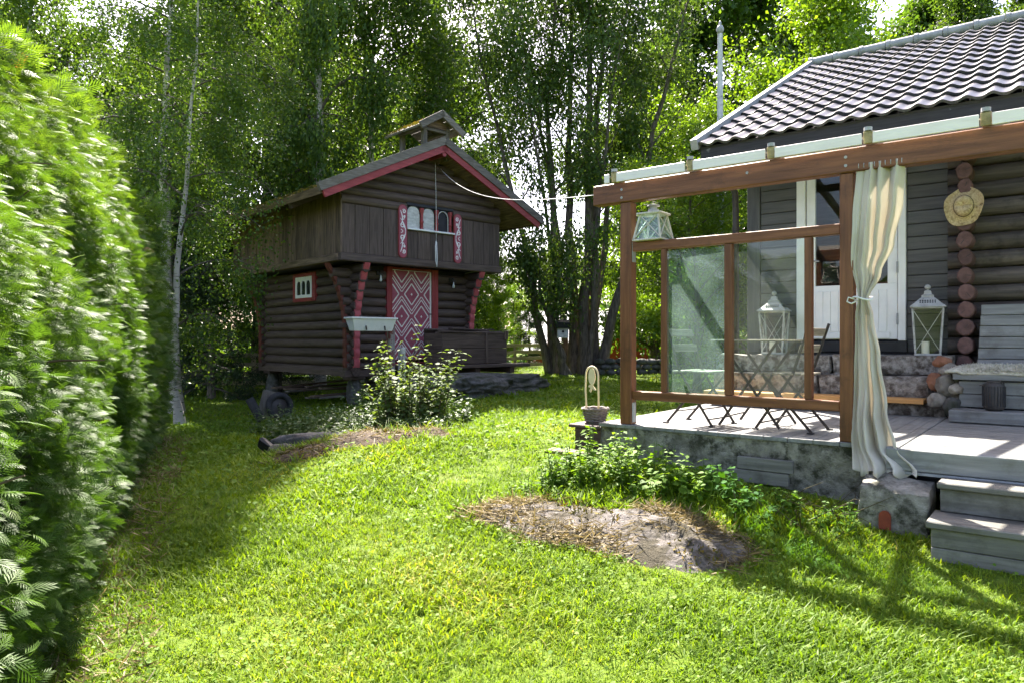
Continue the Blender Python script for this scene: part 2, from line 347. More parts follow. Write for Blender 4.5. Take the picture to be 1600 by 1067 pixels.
# lawn soil under the blades: green, with bare brown spots
m, t, b = _mat('lawn'); M['lawn'] = m
f = noise_tex(t, 1.1, detail=6); f2 = noise_tex(t, 9, detail=6, rough=.7); f3 = noise_tex(t, .35, detail=3)
c = ramp(t, f2, [(.3, (.050, .085, .012)), (.7, (.13, .19, .018))])
c = mixc(t, ramp(t, f, [(.60, (0, 0, 0)), (.74, (.55, .55, .55))]), c, (.15, .12, .045))
t.links.new(c, b.inputs['Base Color']); b.inputs['Roughness'].default_value = .9; b.inputs['Specular IOR Level'].default_value = .102
bp = N(t, 'ShaderNodeBump'); bp.inputs['Strength'].default_value = .8; bp.inputs['Distance'].default_value = .03
t.links.new(noise_tex(t, 40, detail=6), bp.inputs['Height']); t.links.new(bp.outputs[0], b.inputs['Normal'])

# ================================================================ GROUND
def sm(t): t = np.clip(t, 0, 1); return t*t*(3-2*t)
CA, SA = math.cos(HF.ang), math.sin(HF.ang)
def to_h(x, y): dx = x-HF.loc.x; dy = y-HF.loc.y; return dx*CA+dy*SA, -dx*SA+dy*CA
CS, SS = math.cos(SF.ang), math.sin(SF.ang)
def to_s(x, y): dx = x-SF.loc.x; dy = y-SF.loc.y; return dx*CS+dy*SS, -dx*SS+dy*CS
def wob(x, y): return np.sin(x*1.7+1.3)*np.cos(y*1.3+.4)*.018 + np.sin(x*.9-y*2.1)*.012 + np.sin(x*3.1+y*2.7)*.008
def ground(x, y):
    x = np.asarray(x, float); y = np.asarray(y, float); a, b = to_h(x, y)
    g = .45*sm((y-2.5)/5.5)*(.10+.90*sm((x+5)/5)) + .08*sm((y-11)/6)
    g = g + .13*sm((b+1.6)/1.2)*sm((a+.7)/.8)*sm((5-b)/2)
    g = g + .12*np.exp(-(((x+1.5)/1.0)**2+((y-7.7)/.75)**2)) + .10*np.exp(-(((x+2.6)/.55)**2+((y-5.6)/.4)**2))
    g = g - 2.4*sm((y-28)/14)
    return g + wob(x, y)
def gz(x, y): return float(ground(x, y))
xs = np.unique(np.concatenate([np.linspace(-9, 9, 110), np.linspace(-40, 40, 60), np.linspace(-900, 900, 21)]))
ys = np.unique(np.concatenate([np.linspace(-4, 24, 150), np.linspace(-40, 70, 50), np.linspace(-900, 1500, 25)]))
X, Y = np.meshgrid(xs, ys, indexing='ij'); Z = ground(X, Y)
V = np.stack([X, Y, Z], -1).reshape(-1, 3); ny = len(ys)
ii, jj = np.meshgrid(np.arange(len(xs)-1), np.arange(ny-1), indexing='ij'); q = (ii*ny+jj).ravel()
lawn = link('lawn', np_mesh('lawn', V, np.stack([q, q+ny, q+ny+1, q+1], 1), M['lawn'], smooth=True)); props(lawn, 'grass lawn rising gently towards the terrace and the storehouse', kind='structure')

def rock_mesh(mb, c, size, seed, sub=3, amp=.25, freq=1.3, rz=0, flat=None):
    bm = bmesh.new(); bmesh.ops.create_icosphere(bm, subdivisions=sub, radius=1)
    off = Vector((seed*7.3, seed*3.1, seed*1.7)); m = Matrix.Rotation(rz, 3, 'Z')
    for v in bm.verts:
        p = v.co.copy(); n = noise.noise(p*freq+off)*amp + noise.noise(p*freq*2.7+off)*amp*.45 + noise.noise(p*freq*6+off)*amp*.18
        p *= 1+n
        if flat is not None and p.z > flat: p.z = flat + (p.z-flat)*.25
        v.co = m @ Vector((p.x*size[0], p.y*size[1], p.z*size[2])) + Vector(c)
    bm.verts.index_update()
    mb.add([v.co[:] for v in bm.verts], [[v.index for v in f.verts] for f in bm.faces]); bm.free()
    return mb
def rock(name, mat, label, cat, frame, at, size, seed, sub=3, amp=.25, freq=1.3, rz=0, flat=None, group=None):
    return single(name, rock_mesh(MB(), at, size, seed, sub, amp, freq, rz, flat), M[mat], label, cat, frame, at, group, smooth=True, fix=False)

# ================================================================ HOUSE (frame HF, z = 0 is the terrace floor)
house = Thing('log_house', 'dark log house with black pantiled roof behind the glazed terrace', 'house', HF, (2.0, 3.0, -.2))
BW = 3.0
P = lambda name, mb, mat, parent=None, smooth=False: house.part(name, mb, M[mat], parent, smooth)
# wall core with the door opening, and the room behind it
core = MB().bx(-.03, .58, BW+.03, BW+.15, -.3, 3.0).bx(1.62, 8.5, BW+.03, BW+.15, -.3, 3.0).bx(.58, 1.62, BW+.03, BW+.15, 2.66, 3.0).bx(.58, 1.62, BW+.03, BW+.15, -.3, .72)
core.bx(-.03, .09, BW+.15, 10.9, -.3, 3.0).bx(.09, 8.5, 10.8, 10.9, -.3, 3.0).bx(8.4, 8.5, BW+.15, 10.8, -.3, 3.0)
core.add([(0, BW+.1, 3.0), (0, 10.9, 3.0), (0, 7.05, 5.05), (.1, BW+.1, 3.0), (.1, 10.9, 3.0), (.1, 7.05, 5.05)], [(0, 1, 2), (5, 4, 3), (0, 3, 4, 1), (1, 4, 5, 2), (2, 5, 3, 0)])
wall = P('wall', core, 'black')
P('interior_wall', MB().bx(.1, 4, BW+2.2, BW+2.3, .6, 3.0), 'house_x', wall); P('interior_floor', MB().bx(.1, 4, BW+.15, BW+2.2, .6, .7), 'chairwood', wall)
z = .60; k = 0
while z < 2.98:      # horizontal cladding
    zt = min(z+.128, 3.0)
    for a0, a1 in ((.115, .535), (1.66, 2.035)):
        P('plank', MB().bx(a0, a1, BW, BW+.028, z, zt, .004), 'house_x')
    z += .135
P('corner_board', MB().bx(-.045, .11, BW-.015, BW+.028, .55, 3.0), 'house_z')
P('plinth', MB().bx(-.04, 2.03, BW-.03, BW+.03, -.2, .595), 'black')
P('threshold', MB().bx(.52, 1.67, BW-.05, BW+.03, .598, .715), 'black')
for i in range(14):    # round log courses of the older part
    zz = .50+i*.172 + random.uniform(-.008, .008); r = .087
    mb = MB().tube([(2.037, BW+.015, zz), (3.2, BW+.01+random.uniform(-.01, .01), zz+.004), (5.2, BW+.015, zz), (8.5, BW+.015, zz)], r, 12)
    P('log', mb, 'hlog_x', None, 'auto')
    s = random.uniform(.86, 1.06)
    e = MB(); a0 = 2.215+random.uniform(-.012, .012); n = 11; ring = [(math.cos(2*math.pi*j/n)*.078*s*random.uniform(.90, 1.05), math.sin(2*math.pi*j/n)*.085*random.uniform(.96, 1.02)) for j in range(n)]
    e.prism(ring, lambda p, t: (a0+p[0], t, zz+p[1]), BW+.02, BW-.30); base = len(e.v)-n
    e.f[1] = tuple(e.f[1])
    c0 = len(e.v); e.v += [(a0+x*.86, BW-.312, zz+y*.86) for x, y in ring]; e.f += [(base+j, base+(j+1) % n, c0+(j+1) % n, c0+j) for j in range(n)] + [tuple(c0+j for j in range(n))]; e.f.pop(1)
    le = P('log_end', e, 'endred', None, 'auto')
    ca = random.uniform(0, 6.28); cl_ = random.uniform(.03, .06); P('crack', MB().box((a0+math.cos(ca)*cl_*.6, BW-.312, zz+math.sin(ca)*cl_*.6), (cl_, .004, random.uniform(.003, .006)), Matrix.Rotation(-ca, 3, 'Y'), .001), 'black', le)
# door
d = P('door', MB().bx(.64, 1.57, BW-.005, BW+.04, .735, 1.335, .004).bx(.64, .735, BW-.005, BW+.04, 1.335, 2.66, .004).bx(1.475, 1.57, BW-.005, BW+.04, 1.335, 2.66, .004).bx(.735, 1.475, BW-.005, BW+.04, 2.56, 2.66, .004), 'white')
for i in range(9): a = .74+i*.0815; P('panel_board', MB().bx(a, a+.0785, BW-.014, BW-.004, .82, 1.27, .003), 'white', d)
P('kick_board', MB().bx(.70, 1.50, BW-.022, BW-.006, .745, .81, .003), 'white', d)
P('pane', MB().bx(.735, 1.475, BW+.01, BW+.016, 1.335, 2.56, .001), 'window', d)
P('door_frame', MB().bx(.535, .632, BW-.035, BW+.05, .72, 2.75).bx(1.578, 1.655, BW-.035, BW+.05, .72, 2.75).bx(.632, 1.578, BW-.035, BW+.05, 2.67, 2.75), 'white')
for zz in (.95, 1.5, 2.3): P('hinge', MB().tube([(1.575, BW-.04, zz-.06), (1.575, BW-.04, zz+.06)], .010, 8), 'zinc', d)
P('handle', MB().tube([(.70, BW-.01, 1.62), (.70, BW-.06, 1.62), (.79, BW-.06, 1.61)], .010, 8), 'zinc', d)
# downpipe at the corner
P('downpipe', MB().tube([(-.40, 2.36, 2.80), (-.36, 2.45, 2.74), (-.22, 2.86, 2.62), (-.17, 2.93, 2.50), (-.165, 2.94, 2.2), (-.165, 2.94, -.2)], .038, 12), 'steel', None, True)
for zz in (.8, 2.05): P('pipe_clip', MB().tube([(-.165, 2.94, zz), (-.165, 2.94, zz+.03)], .045, 12), 'steel')
# roof
E0 = Vector((0, 2.29, 2.99)); S1 = (Vector((0, 7.05, 5.36))-E0); SL = S1.length; S1.normalize(); NR = Vector((0, -S1.z, S1.y))
def rp(a, s, h=0): return Vector((a, 0, 0)) + E0 + S1*s + NR*h
LE, RE = -.41, 9.0
rb = MB()
for s0, s1, h0, h1 in ((.02, SL, -.10, -.055),):
    rb.add([rp(LE+.02, s0, h0), rp(RE, s0, h0), rp(RE, s1, h0), rp(LE+.02, s1, h0), rp(LE+.02, s0, h1), rp(RE, s0, h1), rp(RE, s1, h1), rp(LE+.02, s1, h1)],
           [(0, 1, 2, 3), (4, 5, 6, 7), (0, 1, 5, 4), (1, 2, 6, 5), (2, 3, 7, 6), (3, 0, 4, 7)])
far = lambda p: Vector((p.x, 14.1-p.y, p.z))
rb.add([far(rp(LE, 0, -.06)), far(rp(RE, 0, -.06)), far(rp(RE, SL, -.06)), far(rp(LE, SL, -.06)), far(rp(LE, 0, 0)), far(rp(RE, 0, 0)), far(rp(RE, SL, 0)), far(rp(LE, SL, 0))],
       [(0, 1, 2, 3), (4, 5, 6, 7), (0, 1, 5, 4), (1, 2, 6, 5), (2, 3, 7, 6), (3, 0, 4, 7)])
roof = P('roof', rb, 'black')
TW, TL = .2, SL/14
def tile_geom():
    mb = MB(); n = 10; rows = [[], [], [], []]
    for j in range(n+1):
        x = j/n; w = .034*(.5+.5*math.cos(2*math.pi*(x-.12)))**1.4
        rows[0].append(Vector((x*TW, -.012, w+.002))); rows[1].append(Vector((x*TW, -.014, w+.030))); rows[2].append(Vector((x*TW, .03, w+.029))); rows[3].append(Vector((x*TW, TL, w-.002)))
    mb.grid(rows); return mb
tg = tile_geom()
rotm = Matrix((Vector((1, 0, 0)), S1, NR)).transposed()
tme = tg.obj('tile_proto', M['tile'], smooth='auto', fix=False); tmesh = tme.data; bpy.data.objects.remove(tme)
for r in range(14):
    for c_ in range(21):
        o = bpy.data.objects.new('tile', tmesh); COL.objects.link(o); o.parent = roof
        o.location = rp(LE+.05+c_*TW, r*TL, -.05+random.uniform(0, .003)) - house.at; o.rotation_euler = (rotm @ Matrix.Rotation(R(random.uniform(-.7, .7)), 3, 'X') @ Matrix.Rotation(R(random.uniform(-.5, .5)), 3, 'Z')).to_euler()
mb = MB()
for r in range(14):
    for c_ in range(21, 46):
        p0 = rp(LE+.05+c_*TW, r*TL, -.05); mb.add([p0 + rotm @ Vector(v) for v in tg.v], tg.f)
o = house.part('more_tiles', mb, M['tile'], roof, 'auto', False); props(o, kind='stuff')
P('verge_capping', MB().bar(rp(LE+.005, -.03, -.005), rp(LE+.005, SL+.02, -.005), .085, .12, NR), 'zinc', roof)
for i in range(24):
    a = LE-.02+i*.39; mb = MB(); ap = rp(a, SL, .02)
    mb.tube([ap+Vector((0, 0, -.01)), ap+Vector((.37, 0, -.01))], .075, 12); mb.tube([ap+Vector((-.01, 0, -.01)), ap+Vector((.045, 0, -.01))], .088, 12)
    P('ridge_tile', mb, 'zinc', roof, 'auto')
M['fascia'] = surf('dripped fascia', (.018, .016, .016), (.035, .032, .032), 4, DX, .6, .2, stain=(.15, .15, .15), stain_scale=7, stain_at=(.64, .70))
P('fascia', MB().bx(LE+.05, RE, 2.345, 2.37, 2.76, 2.945), 'fascia', roof)
P('soffit', MB().bx(LE+.05, RE, 2.37, 3.0, 2.80, 2.83), 'black', roof)
P('barge_board', MB().bar(rp(LE+.055, .05, -.19), rp(LE+.055, SL, -.19), .03, .17, NR), 'black', roof)

# ================================================================ TERRACE
ter = Thing('terrace', 'raised terrace with grey boards on an old mossy concrete base', 'terrace', HF, (.9, 0, -.6))
T = lambda name, mb, mat, parent=None, smooth=False: ter.part(name, mb, M[mat], parent, smooth)
# concrete base: a rough wall along the front and the left side
def rough_wall(fn, nu, nv, amp, seed):
    rows = []
    for i in range(nv+1):
        row = []
        for j in range(nu+1):
            p, nrm = fn(j/nu, i/nv); q = Vector(p); k = noise.noise(q*4+Vector((seed, 0, 0)))*amp+noise.noise(q*13)*amp*.5
            row.append(q+Vector(nrm)*k)
        rows.append(row)
    return rows
mb = MB()
mb.grid(rough_wall(lambda u, v: ((-.26+u*2.36, -.05+.10*v*(1-u*.3), -.035-v*.85), (0, -1, 0)), 60, 18, .025, 3))
mb.grid(rough_wall(lambda u, v: ((-.26, -.05+u*2.5, -.035-v*.85), (-1, 0, 0)), 30, 12, .02, 5))
T('base_wall', mb, 'concrete', None, True)
for k_, (a0, z0) in enumerate(((.98, -.17), (.95, -.27))): T('patch_board', MB().bx(a0, a0+.42, -.093, -.055, z0-.095, z0, .004), 'step_x')
a = -.28
while a < 2.0:
    w = .182; T('deck_board', MB().bx(a, min(a+w-.004, 2.03), -.07, 2.30, -.032, 0, .003), 'deck_y'); a += w
for i in range(17):       # the boarded part on the right runs along the house
    b0 = -.15+i*.145
    if b0 > 2.2: break
    T('deck_board', MB().bx(2.115, 6.0, b0, b0+.140, -.03, .002, .003), 'deck_x')
T('border_board', MB().bx(2.035, 2.11, -.15, 2.3, -.03, .006, .004), 'deck_y')
T('edge_board', MB().bx(2.04, 6.0, -.182, -.154, -.14, .0, .004), 'deck_x')
T('edge_trim', MB().bx(2.12, 6.0, -.176, -.15, -.165, -.145, .002), 'zinc')
T('underfloor', MB().bx(-.2, 6, .05, 2.9, -.3, -.05), 'black')
# stone steps up to the door
st = Thing('stone_steps', 'pitted concrete steps leading up to the white door', 'steps', HF, (.9, 2.6, 0))
def stone_block(a0, a1, b0, b1, z0, z1, seed):
    mb = MB(); bm = bmesh.new(); bmesh.ops.create_cube(bm, size=1); bmesh.ops.subdivide_edges(bm, edges=bm.edges, cuts=7, use_grid_fill=True)
    for v in bm.verts:
        p = Vector(((a0+a1)/2+v.co.x*(a1-a0), (b0+b1)/2+v.co.y*(b1-b0), (z0+z1)/2+v.co.z*(z1-z0)))
        e = sum(abs(c) > .49 for c in v.co)
        if e > 1: p = p - (p-Vector(((a0+a1)/2, (b0+b1)/2, (z0+z1)/2))).normalized()*.012
        p += Vector((noise.noise(p*5+Vector((seed, 0, 0))), noise.noise(p*5+Vector((0, seed, 0))), noise.noise(p*5+Vector((0, 0, seed)))))*.022 + Vector((0, noise.noise(p*16), noise.noise(p*15)))*.008
        v.co = p
    bm.verts.index_update(); mb.add([v.co[:] for v in bm.verts], [[v.index for v in f.verts] for f in bm.faces]); bm.free(); return mb
for i, (a0, a1, b0, b1, z0, z1) in enumerate(((-.25, .75, 2.30, 3, -.02, .11), (.76, 1.55, 2.31, 3, -.02, .115), (1.56, 2.10, 2.30, 3, -.02, .12), (-.25, .9, 2.44, 3, .12, .365), (.91, 1.95, 2.45, 3, .12, .37), (-.25, 1.0, 2.60, 3, .375, .565), (1.01, 2.12, 2.60, 3, .375, .57))):
    st.part('step_block', stone_block(a0, a1, b0, b1, z0, z1, i*3.7), M['step_stone'], smooth='auto')
single('plank', MB().bx(-.25, 1.93, 2.17, 2.43, .122, .165, .004), M['orange'], 'new orange wooden plank lying on the lowest concrete step', 'plank', HF, (.9, 2.3, .122))
# tumbled stones at the end of the steps
for i, (a, b, z, s, mt, lab) in enumerate(((2.07, 2.30, .52, (.075, .07, .06), 'rubble_red', 'reddish stone on top of the little pile beside the steps'), (2.13, 2.26, .44, (.085, .08, .07), 'rubble', 'pale stone under the reddish one in the pile'),
        (2.02, 2.23, .34, (.07, .06, .085), 'rubble_red', 'reddish upright stone at the side of the steps'), (2.11, 2.18, .30, (.085, .08, .11), 'rubble', 'pale rough stone in the middle of the pile'),
        (2.05, 2.15, .17, (.09, .07, .07), 'rubble', 'grey stone low in the pile above the step corner'), (2.17, 2.10, .12, (.07, .07, .09), 'granite_dark', 'dark round stone at the foot of the pile'), (2.20, 2.12, .28, (.06, .06, .05), 'rubble', 'small pale stone jutting out towards the bench'), (2.16, 2.28, .2, (.12, .1, .2), 'rubble', 'large stone at the back of the pile'))):
    rock('rubble_stone', mt, lab, 'stone', HF, (a, b, z), s, i+20, 3, .3, 1.6, group='stones piled beside the steps')
# built in bench on the right
be = Thing('terrace_bench', 'grey boarded bench step against the log wall', 'bench', HF, (3.6, 2.2, 0))
B = lambda name, mb, mat='deck_x': be.part(name, mb, M[mat])
B('low_step', MB().bx(2.175, 5.0, 1.80, 2.10, .01, .115, .008)); 
for z0 in (.125, .245): B('riser_board', MB().bx(2.225, 5.0, 2.10, 2.13, z0, z0+.115, .004))
B('seat_board', MB().bx(2.18, 5.0, 2.035, 2.33, .372, .43, .006)); B('seat_board', MB().bx(2.22, 5.0, 2.335, 2.62, .372, .43, .006)); B('seat_side', MB().bx(2.24, 2.27, 2.135, 2.6, .01, .37), 'deck_y')
bk = Thing('slatted_back', 'leaning grey board panel behind the bench', 'panel', HF, (3.6, 2.62, .43))
tl = math.atan2(.16, .62); rm = Matrix.Rotation(-tl, 3, 'X')
for i in range(6):
    c_ = Vector((3.65, 2.615, .44)) + rm @ Vector((0, 0, .055+i*.108)); a0 = 2.315+.004*i
    bk.part('slat', MB().box((c_.x+(a0-2.315)/2, c_.y, c_.z), (2.66-(a0-2.315), .028, .102), rm, .004), M['deck_x'])
for a in (2.5, 3.6, 4.8):
    c_ = Vector((a, 2.645, .44)) + rm @ Vector((0, 0, .32)); bk.part('batten', MB().box(c_, (.06, .028, .64), rm), M['deck_z'])
# sheepskin
rows = []
for i in range(13):
    row = []
    for j in range(41):
        u, v = j/40, i/12; a = 2.12+u*1.9; edge = math.sin(math.pi*v)**.45*min(1, (u*9)**.6)
        b = 2.02+v*.46+noise.noise(Vector((a*3, v*2, 1)))*.03
        row.append((a, b, .432+.065*edge*(1+.5*noise.noise(Vector((a*9, b*9, 0))))+.012*noise.noise(Vector((a*30, b*30, 3)))*edge + (.0 if u > .06 else .02)))
    rows.append(row)
o = single('sheepskin', MB().grid(rows), M['wool'], 'cream sheepskin lying along the bench seat', 'sheepskin', HF, (3.1, 2.25, .432), smooth=True, fix=False)
sk_m = o.modifiers.new('thick', 'SOLIDIFY'); sk_m.thickness = .02; sk_m.offset = -1
# wool locks
n = 9000; rg = np.random.default_rng(3); u = rg.random(n); v = rg.random(n); a = 2.13+u*1.88; b = 2.03+v*.44
pos = np.stack([a, b, .428+.06*np.sin(np.pi*v)**.45*np.minimum(1, (u*9)**.6)], 1); dd = unit(np.stack([rg.normal(0, .6, n), rg.normal(0, .6, n)-.9*(v < .15), np.full(n, .8)], 1))
tv = np.array([(-.12, 0, 0), (.12, 0, 0), (0, 1, 0.0)]); V, F, rr = scatter(tv, np.array([[0, 1, 2]]), pos-np.array([3.1, 2.25, .432]), frames(dd, rg), rg.uniform(.025, .05, n), rg.random(n))
lk = link('wool_locks', np_mesh('wool_locks', V, F, M['wool'], rr), o); props(lk, kind='stuff')

# ---- front stairs and concrete block
fs = Thing('wooden_steps', 'two grey wooden steps going down from the terrace to the lawn', 'steps', HF, (3.6, -.45, -.6))
F_ = lambda n_, mb: fs.part(n_, mb, M['step_x'])
F_('tread', MB().bx(2.37, 5.0, -.43, -.185, -.192, -.155, .006)); F_('riser', MB().bx(2.385, 5.0, -.40, -.372, -.335, -.195, .004))
F_('tread', MB().bx(2.35, 5.0, -.73, -.36, -.378, -.338, .006)); F_('riser', MB().bx(2.375, 5.0, -.70, -.672, -.49, -.381, .004)); F_('riser', MB().bx(2.375, 5.0, -.70, -.672, -.66, -.494, .004))
F_('side_board', MB().bx(2.378, 2.405, -.668, -.40, -.66, -.382)); F_('side_board', MB().bx(2.388, 2.415, -.37, -.19, -.66, -.195))
bl = Thing('concrete_block', 'rough concrete block with a small red arch painted on it, in front of the curtain', 'concrete block', HF, (2.13, -.27, -.5))
mb = stone_block(1.92, 2.33, -.44, -.12, -.56, -.175, 9.1)
for i, p in enumerate(mb.v):
    p = list(p)
    if p[2] > -.3: p[2] += (p[1]+.12)*.18+ (.012 if p[0] < 2.1 else -.01)
    mb.v[i] = tuple(p)
bl.part('block', mb, M['concrete'], smooth='auto')
arch = [(-.035, 0), (.035, 0), (.035, .085)] + [(.035*math.cos(t), .085+.035*math.sin(t)) for t in (.5, 1.05, 1.57, 2.1, 2.64)] + [(-.035, .085)]
bl.part('painted_arch', MB().prism(arch, lambda p, t: (2.085+p[0], t, -.485+p[1]), -.45, -.468), M['redpaint'])

# ---- glazed timber screen and its roof
pg = Thing('pergola', 'brown timber terrace frame with glass panes and a clear plastic roof', 'pergola', HF, (.9, 0, 0))
G = lambda name, mb, mat, parent=None, smooth=False: pg.part(name, mb, M[mat], parent, smooth)
for a0, a1 in ((-.075, .03), (1.715, 1.805)): G('post', MB().bx(a0, a1, -.05, .055, 0.002, 1.918, .005), 'brown_z')
G('beam', MB().bx(-.34, 6.2, -.065, .035, 1.92, 2.095, .008), 'brown_x')
for a_, z_ in ((-.05, 2.03), (-.05, 1.96), (1.76, 2.03), (1.76, 1.97), (1.05, 2.02), (2.9, 2.02)): G('bolt', MB().tube([(a_, -.064, z_), (a_, -.070, z_)], .011, 8), 'zinc')
G('middle_rail', MB().bx(.032, 1.713, -.03, .045, 1.492, 1.568, .005), 'brown_x'); G('lower_rail', MB().bx(.032, 1.713, -.03, .045, .215, .29, .005), 'brown_x')
for a0, a1 in ((.30, .345), (.85, .91), (1.463, 1.515)): G('mullion', MB().bx(a0, a1, -.025, .04, .292, 1.49, .004), 'brown_z')
G('pane', MB().box((.597, .004, .885), (.495, .005, 1.185), Matrix.Rotation(R(2.2), 3, 'Z'), .001), 'glass_hazy'); G('pane', MB().bx(.915, 1.46, .005, .010, .298, 1.487, .001), 'glass')
for zz in (.02, 1.40): G('bracket', MB().bx(.031, .037, -.03, .03, zz, zz+.17, .001), 'zinc')
# rafters fall from the house to the beam
RF = [-.11, .59, 1.24, 1.91, 2.6, 3.3, 4.0, 4.7, 5.4]
def slope(b): return 2.10+(b+.07)*.20
for a in RF:
    G('rafter', MB().bar((a, -.09, slope(-.09)+.045), (a, 2.95, slope(2.95)+.045), .06, .085), 'fence_y')
    G('clip', MB().tube([(a, -.085, slope(-.085)+.09), (a, -.085, slope(-.085)+.115)], .028, 8), 'zinc')
prev = -.20
for a in RF+[6.1]:
    x0, x1 = prev+.005, a-.035
    if x1-x0 > .02:
        e = MB(); e.bar(((x0+x1)/2, -.105, slope(-.105)+.05), ((x0+x1)/2, 2.34, slope(2.34)+.05), x1-x0, .012, ch=.002); G('roof_sheet', e, 'sheet')
        G('sheet_edge', MB().box(((x0+x1)/2, -.112, slope(-.11)+.038), (x1-x0, .012, .078), None, .003), 'sheet_edge'); 
    prev = a+.03
G('wall_plate', MB().bx(-.2, 6.1, 2.35, 2.40, 2.52, 2.60), 'brown_x')

# ---- curtain
cu = Thing('curtain', 'cream cotton curtain tied to the terrace post and draping over the edge', 'curtain', HF, (2.0, -.06, -.15))
def lerp(tab, z):
    for (z0, v0), (z1, v1) in zip(tab, tab[1:]):
        if z0 >= z >= z1: t = (z0-z)/(z0-z1); t = t*t*(3-2*t); return v0+(v1-v0)*t
    return tab[-1][1]
LEFT = [(1.97, 1.825), (1.6, 1.80), (1.3, 1.79), (1.02, 1.835), (.9, 1.815), (.5, 1.81), (.1, 1.80), (-.2, 1.85)]
RIGHT = [(1.97, 2.13), (1.7, 2.115), (1.4, 2.055), (1.2, 1.975), (1.02, 1.895), (.9, 1.925), (.6, 1.975), (.25, 2.03), (.0, 2.10), (-.14, 2.235), (-.2, 2.23)]
AMP = [(1.97, .022), (1.4, .032), (1.02, .015), (.7, .03), (.2, .048), (-.2, .05)]
FWD = [(1.97, 0), (1.02, .02), (.4, .0), (.0, -.08), (-.2, -.16)]
rows = []
for i in range(71):
    z = 1.97-i*(1.97+.185)/70; l, r_, am, fw = lerp(LEFT, z), lerp(RIGHT, z), lerp(AMP, z), lerp(FWD, z); row = []
    for j in range(97):
        u = j/96; kx = math.exp(-((z-1.02)/.25)**2)
        uu = u+.06*noise.noise(Vector((u*2.2, z*.9, 4)))+.03*math.sin(z*3+u*4); n1 = noise.noise(Vector((uu*6.5, z*.55, 1.7))); n2 = noise.noise(Vector((uu*13, z*.8+3, 9))); n3 = noise.noise(Vector((uu*3.2, z*1.3, 5.5)))
        b = am*(1.9*n1+.9*n2+.8*n3+.45*math.sin(uu*25+z*.8)) + kx*.010*math.sin(u*44) + fw - .045
        aa = l+(r_-l)*u+am*.5*n2
        zz = z + (.05*math.sin(u*20+2)+.03*u if i == 70 else 0)*.5
        row.append((aa, b, zz))
    rows.append(row)
o = cu.part('cloth', MB().grid(rows), M['cloth'], smooth=True, fix=False)
sk_m = o.modifiers.new('thick', 'SOLIDIFY'); sk_m.thickness = .004
for k_ in range(9): a = 1.845+k_*.034; cu.part('ring', MB().tube([(a, -.05+.02*math.cos(t), 1.955+.022*math.sin(t)) for t in [q*math.pi/5 for q in range(11)]], .003, 5), M['zinc'])
tie = [(1.865+.062*math.cos(t), -.03+.075*math.sin(t), 1.02+.012*math.sin(t*2)) for t in [q*math.pi/10 for q in range(21)]]
cu.part('tie_cord', MB().tube(tie, .007, 6).tube([(1.81, -.06, 1.02), (1.78, -.075, 1.03), (1.77, -.07, 1.00), (1.80, -.075, .985), (1.83, -.07, 1.0)], .006, 6), M['cord'])

# ---- furniture
def chair(name, label, at, rz):
    t = Thing(name, label, 'chair', HF, at, 'folding chairs on the terrace', rz)
    o_ = Vector(at); t.at = Vector((0, 0, 0)); w = .19
    for s in (-1, 1):
        t.part('frame_bar', MB().bar((s*w, -.21, .008), (s*w, .10, .46), .008, .022).bar((s*w, .10, .46), (s*w, .235, .86), .008, .022), M['steel'])
        t.part('leg', MB().bar((s*(w-.02), .24, .008), (s*(w-.02), -.16, .45), .008, .022), M['steel'])
        for yy in (-.21, .24): t.part('foot', MB().bx(s*w-.016, s*w+.016, yy-.025, yy+.025, .002, .012, .003), M['rubber'])
    t.part('crossbar', MB().tube([(-w, -.12, .145), (w, -.12, .145)], .006, 6).tube([(-w+.02, .15, .11), (w-.02, .15, .11)], .006, 6).tube([(-w, -.165, .06), (w, -.165, .06)], .006, 6), M['steel'])
    for i in range(6): y = -.19+i*.062; t.part('seat_slat', MB().bx(-w-.01, w+.01, y, y+.048, .452, .466, .004), M['chairwood'])
    for zz in (.66, .79): f = (zz-.46)/.40; t.part('back_slat', MB().box((0, .10+.135*f-.012, zz), (2*w, .012, .065), Matrix.Rotation(R(-18), 3, 'X'), .004), M['chairwood'])
    return t
chair('folding_chair', 'folding slatted chair with its back to the hazy pane, left of the table', (.47, .42, 0), R(83))
chair('folding_chair', 'folding slatted chair right of the table, its back in front of the white door', (1.22, .46, 0), R(-97))
tb = Thing('folding_table', 'small folding slatted table between the two chairs', 'table', HF, (.90, .62, 0)); tb.at = Vector((0, 0, 0))
for i in range(8): y = -.29+i*.073; tb.part('top_slat', MB().bx(-.31, .31, y, y+.062, .715, .733, .004), M['chairwood'])
for s in (-1, 1):
    tb.part('leg', MB().bar((-.25, s*.25, .006), (.24, s*.25, .71), .022, .01, (0, 1, 0)), M['steel']); tb.part('leg', MB().bar((.25, s*.225, .006), (-.24, s*.225, .71), .022, .01, (0, 1, 0)), M['steel'])
tb.part('stretcher', MB().tube([(-.2, -.25, .08), (-.2, .25, .08)], .006, 6).tube([(.2, -.25, .08), (.2, .25, .08)], .006, 6).tube([(-.2, -.25, .65), (-.2, .25, .65)], .006, 6), M['steel'])

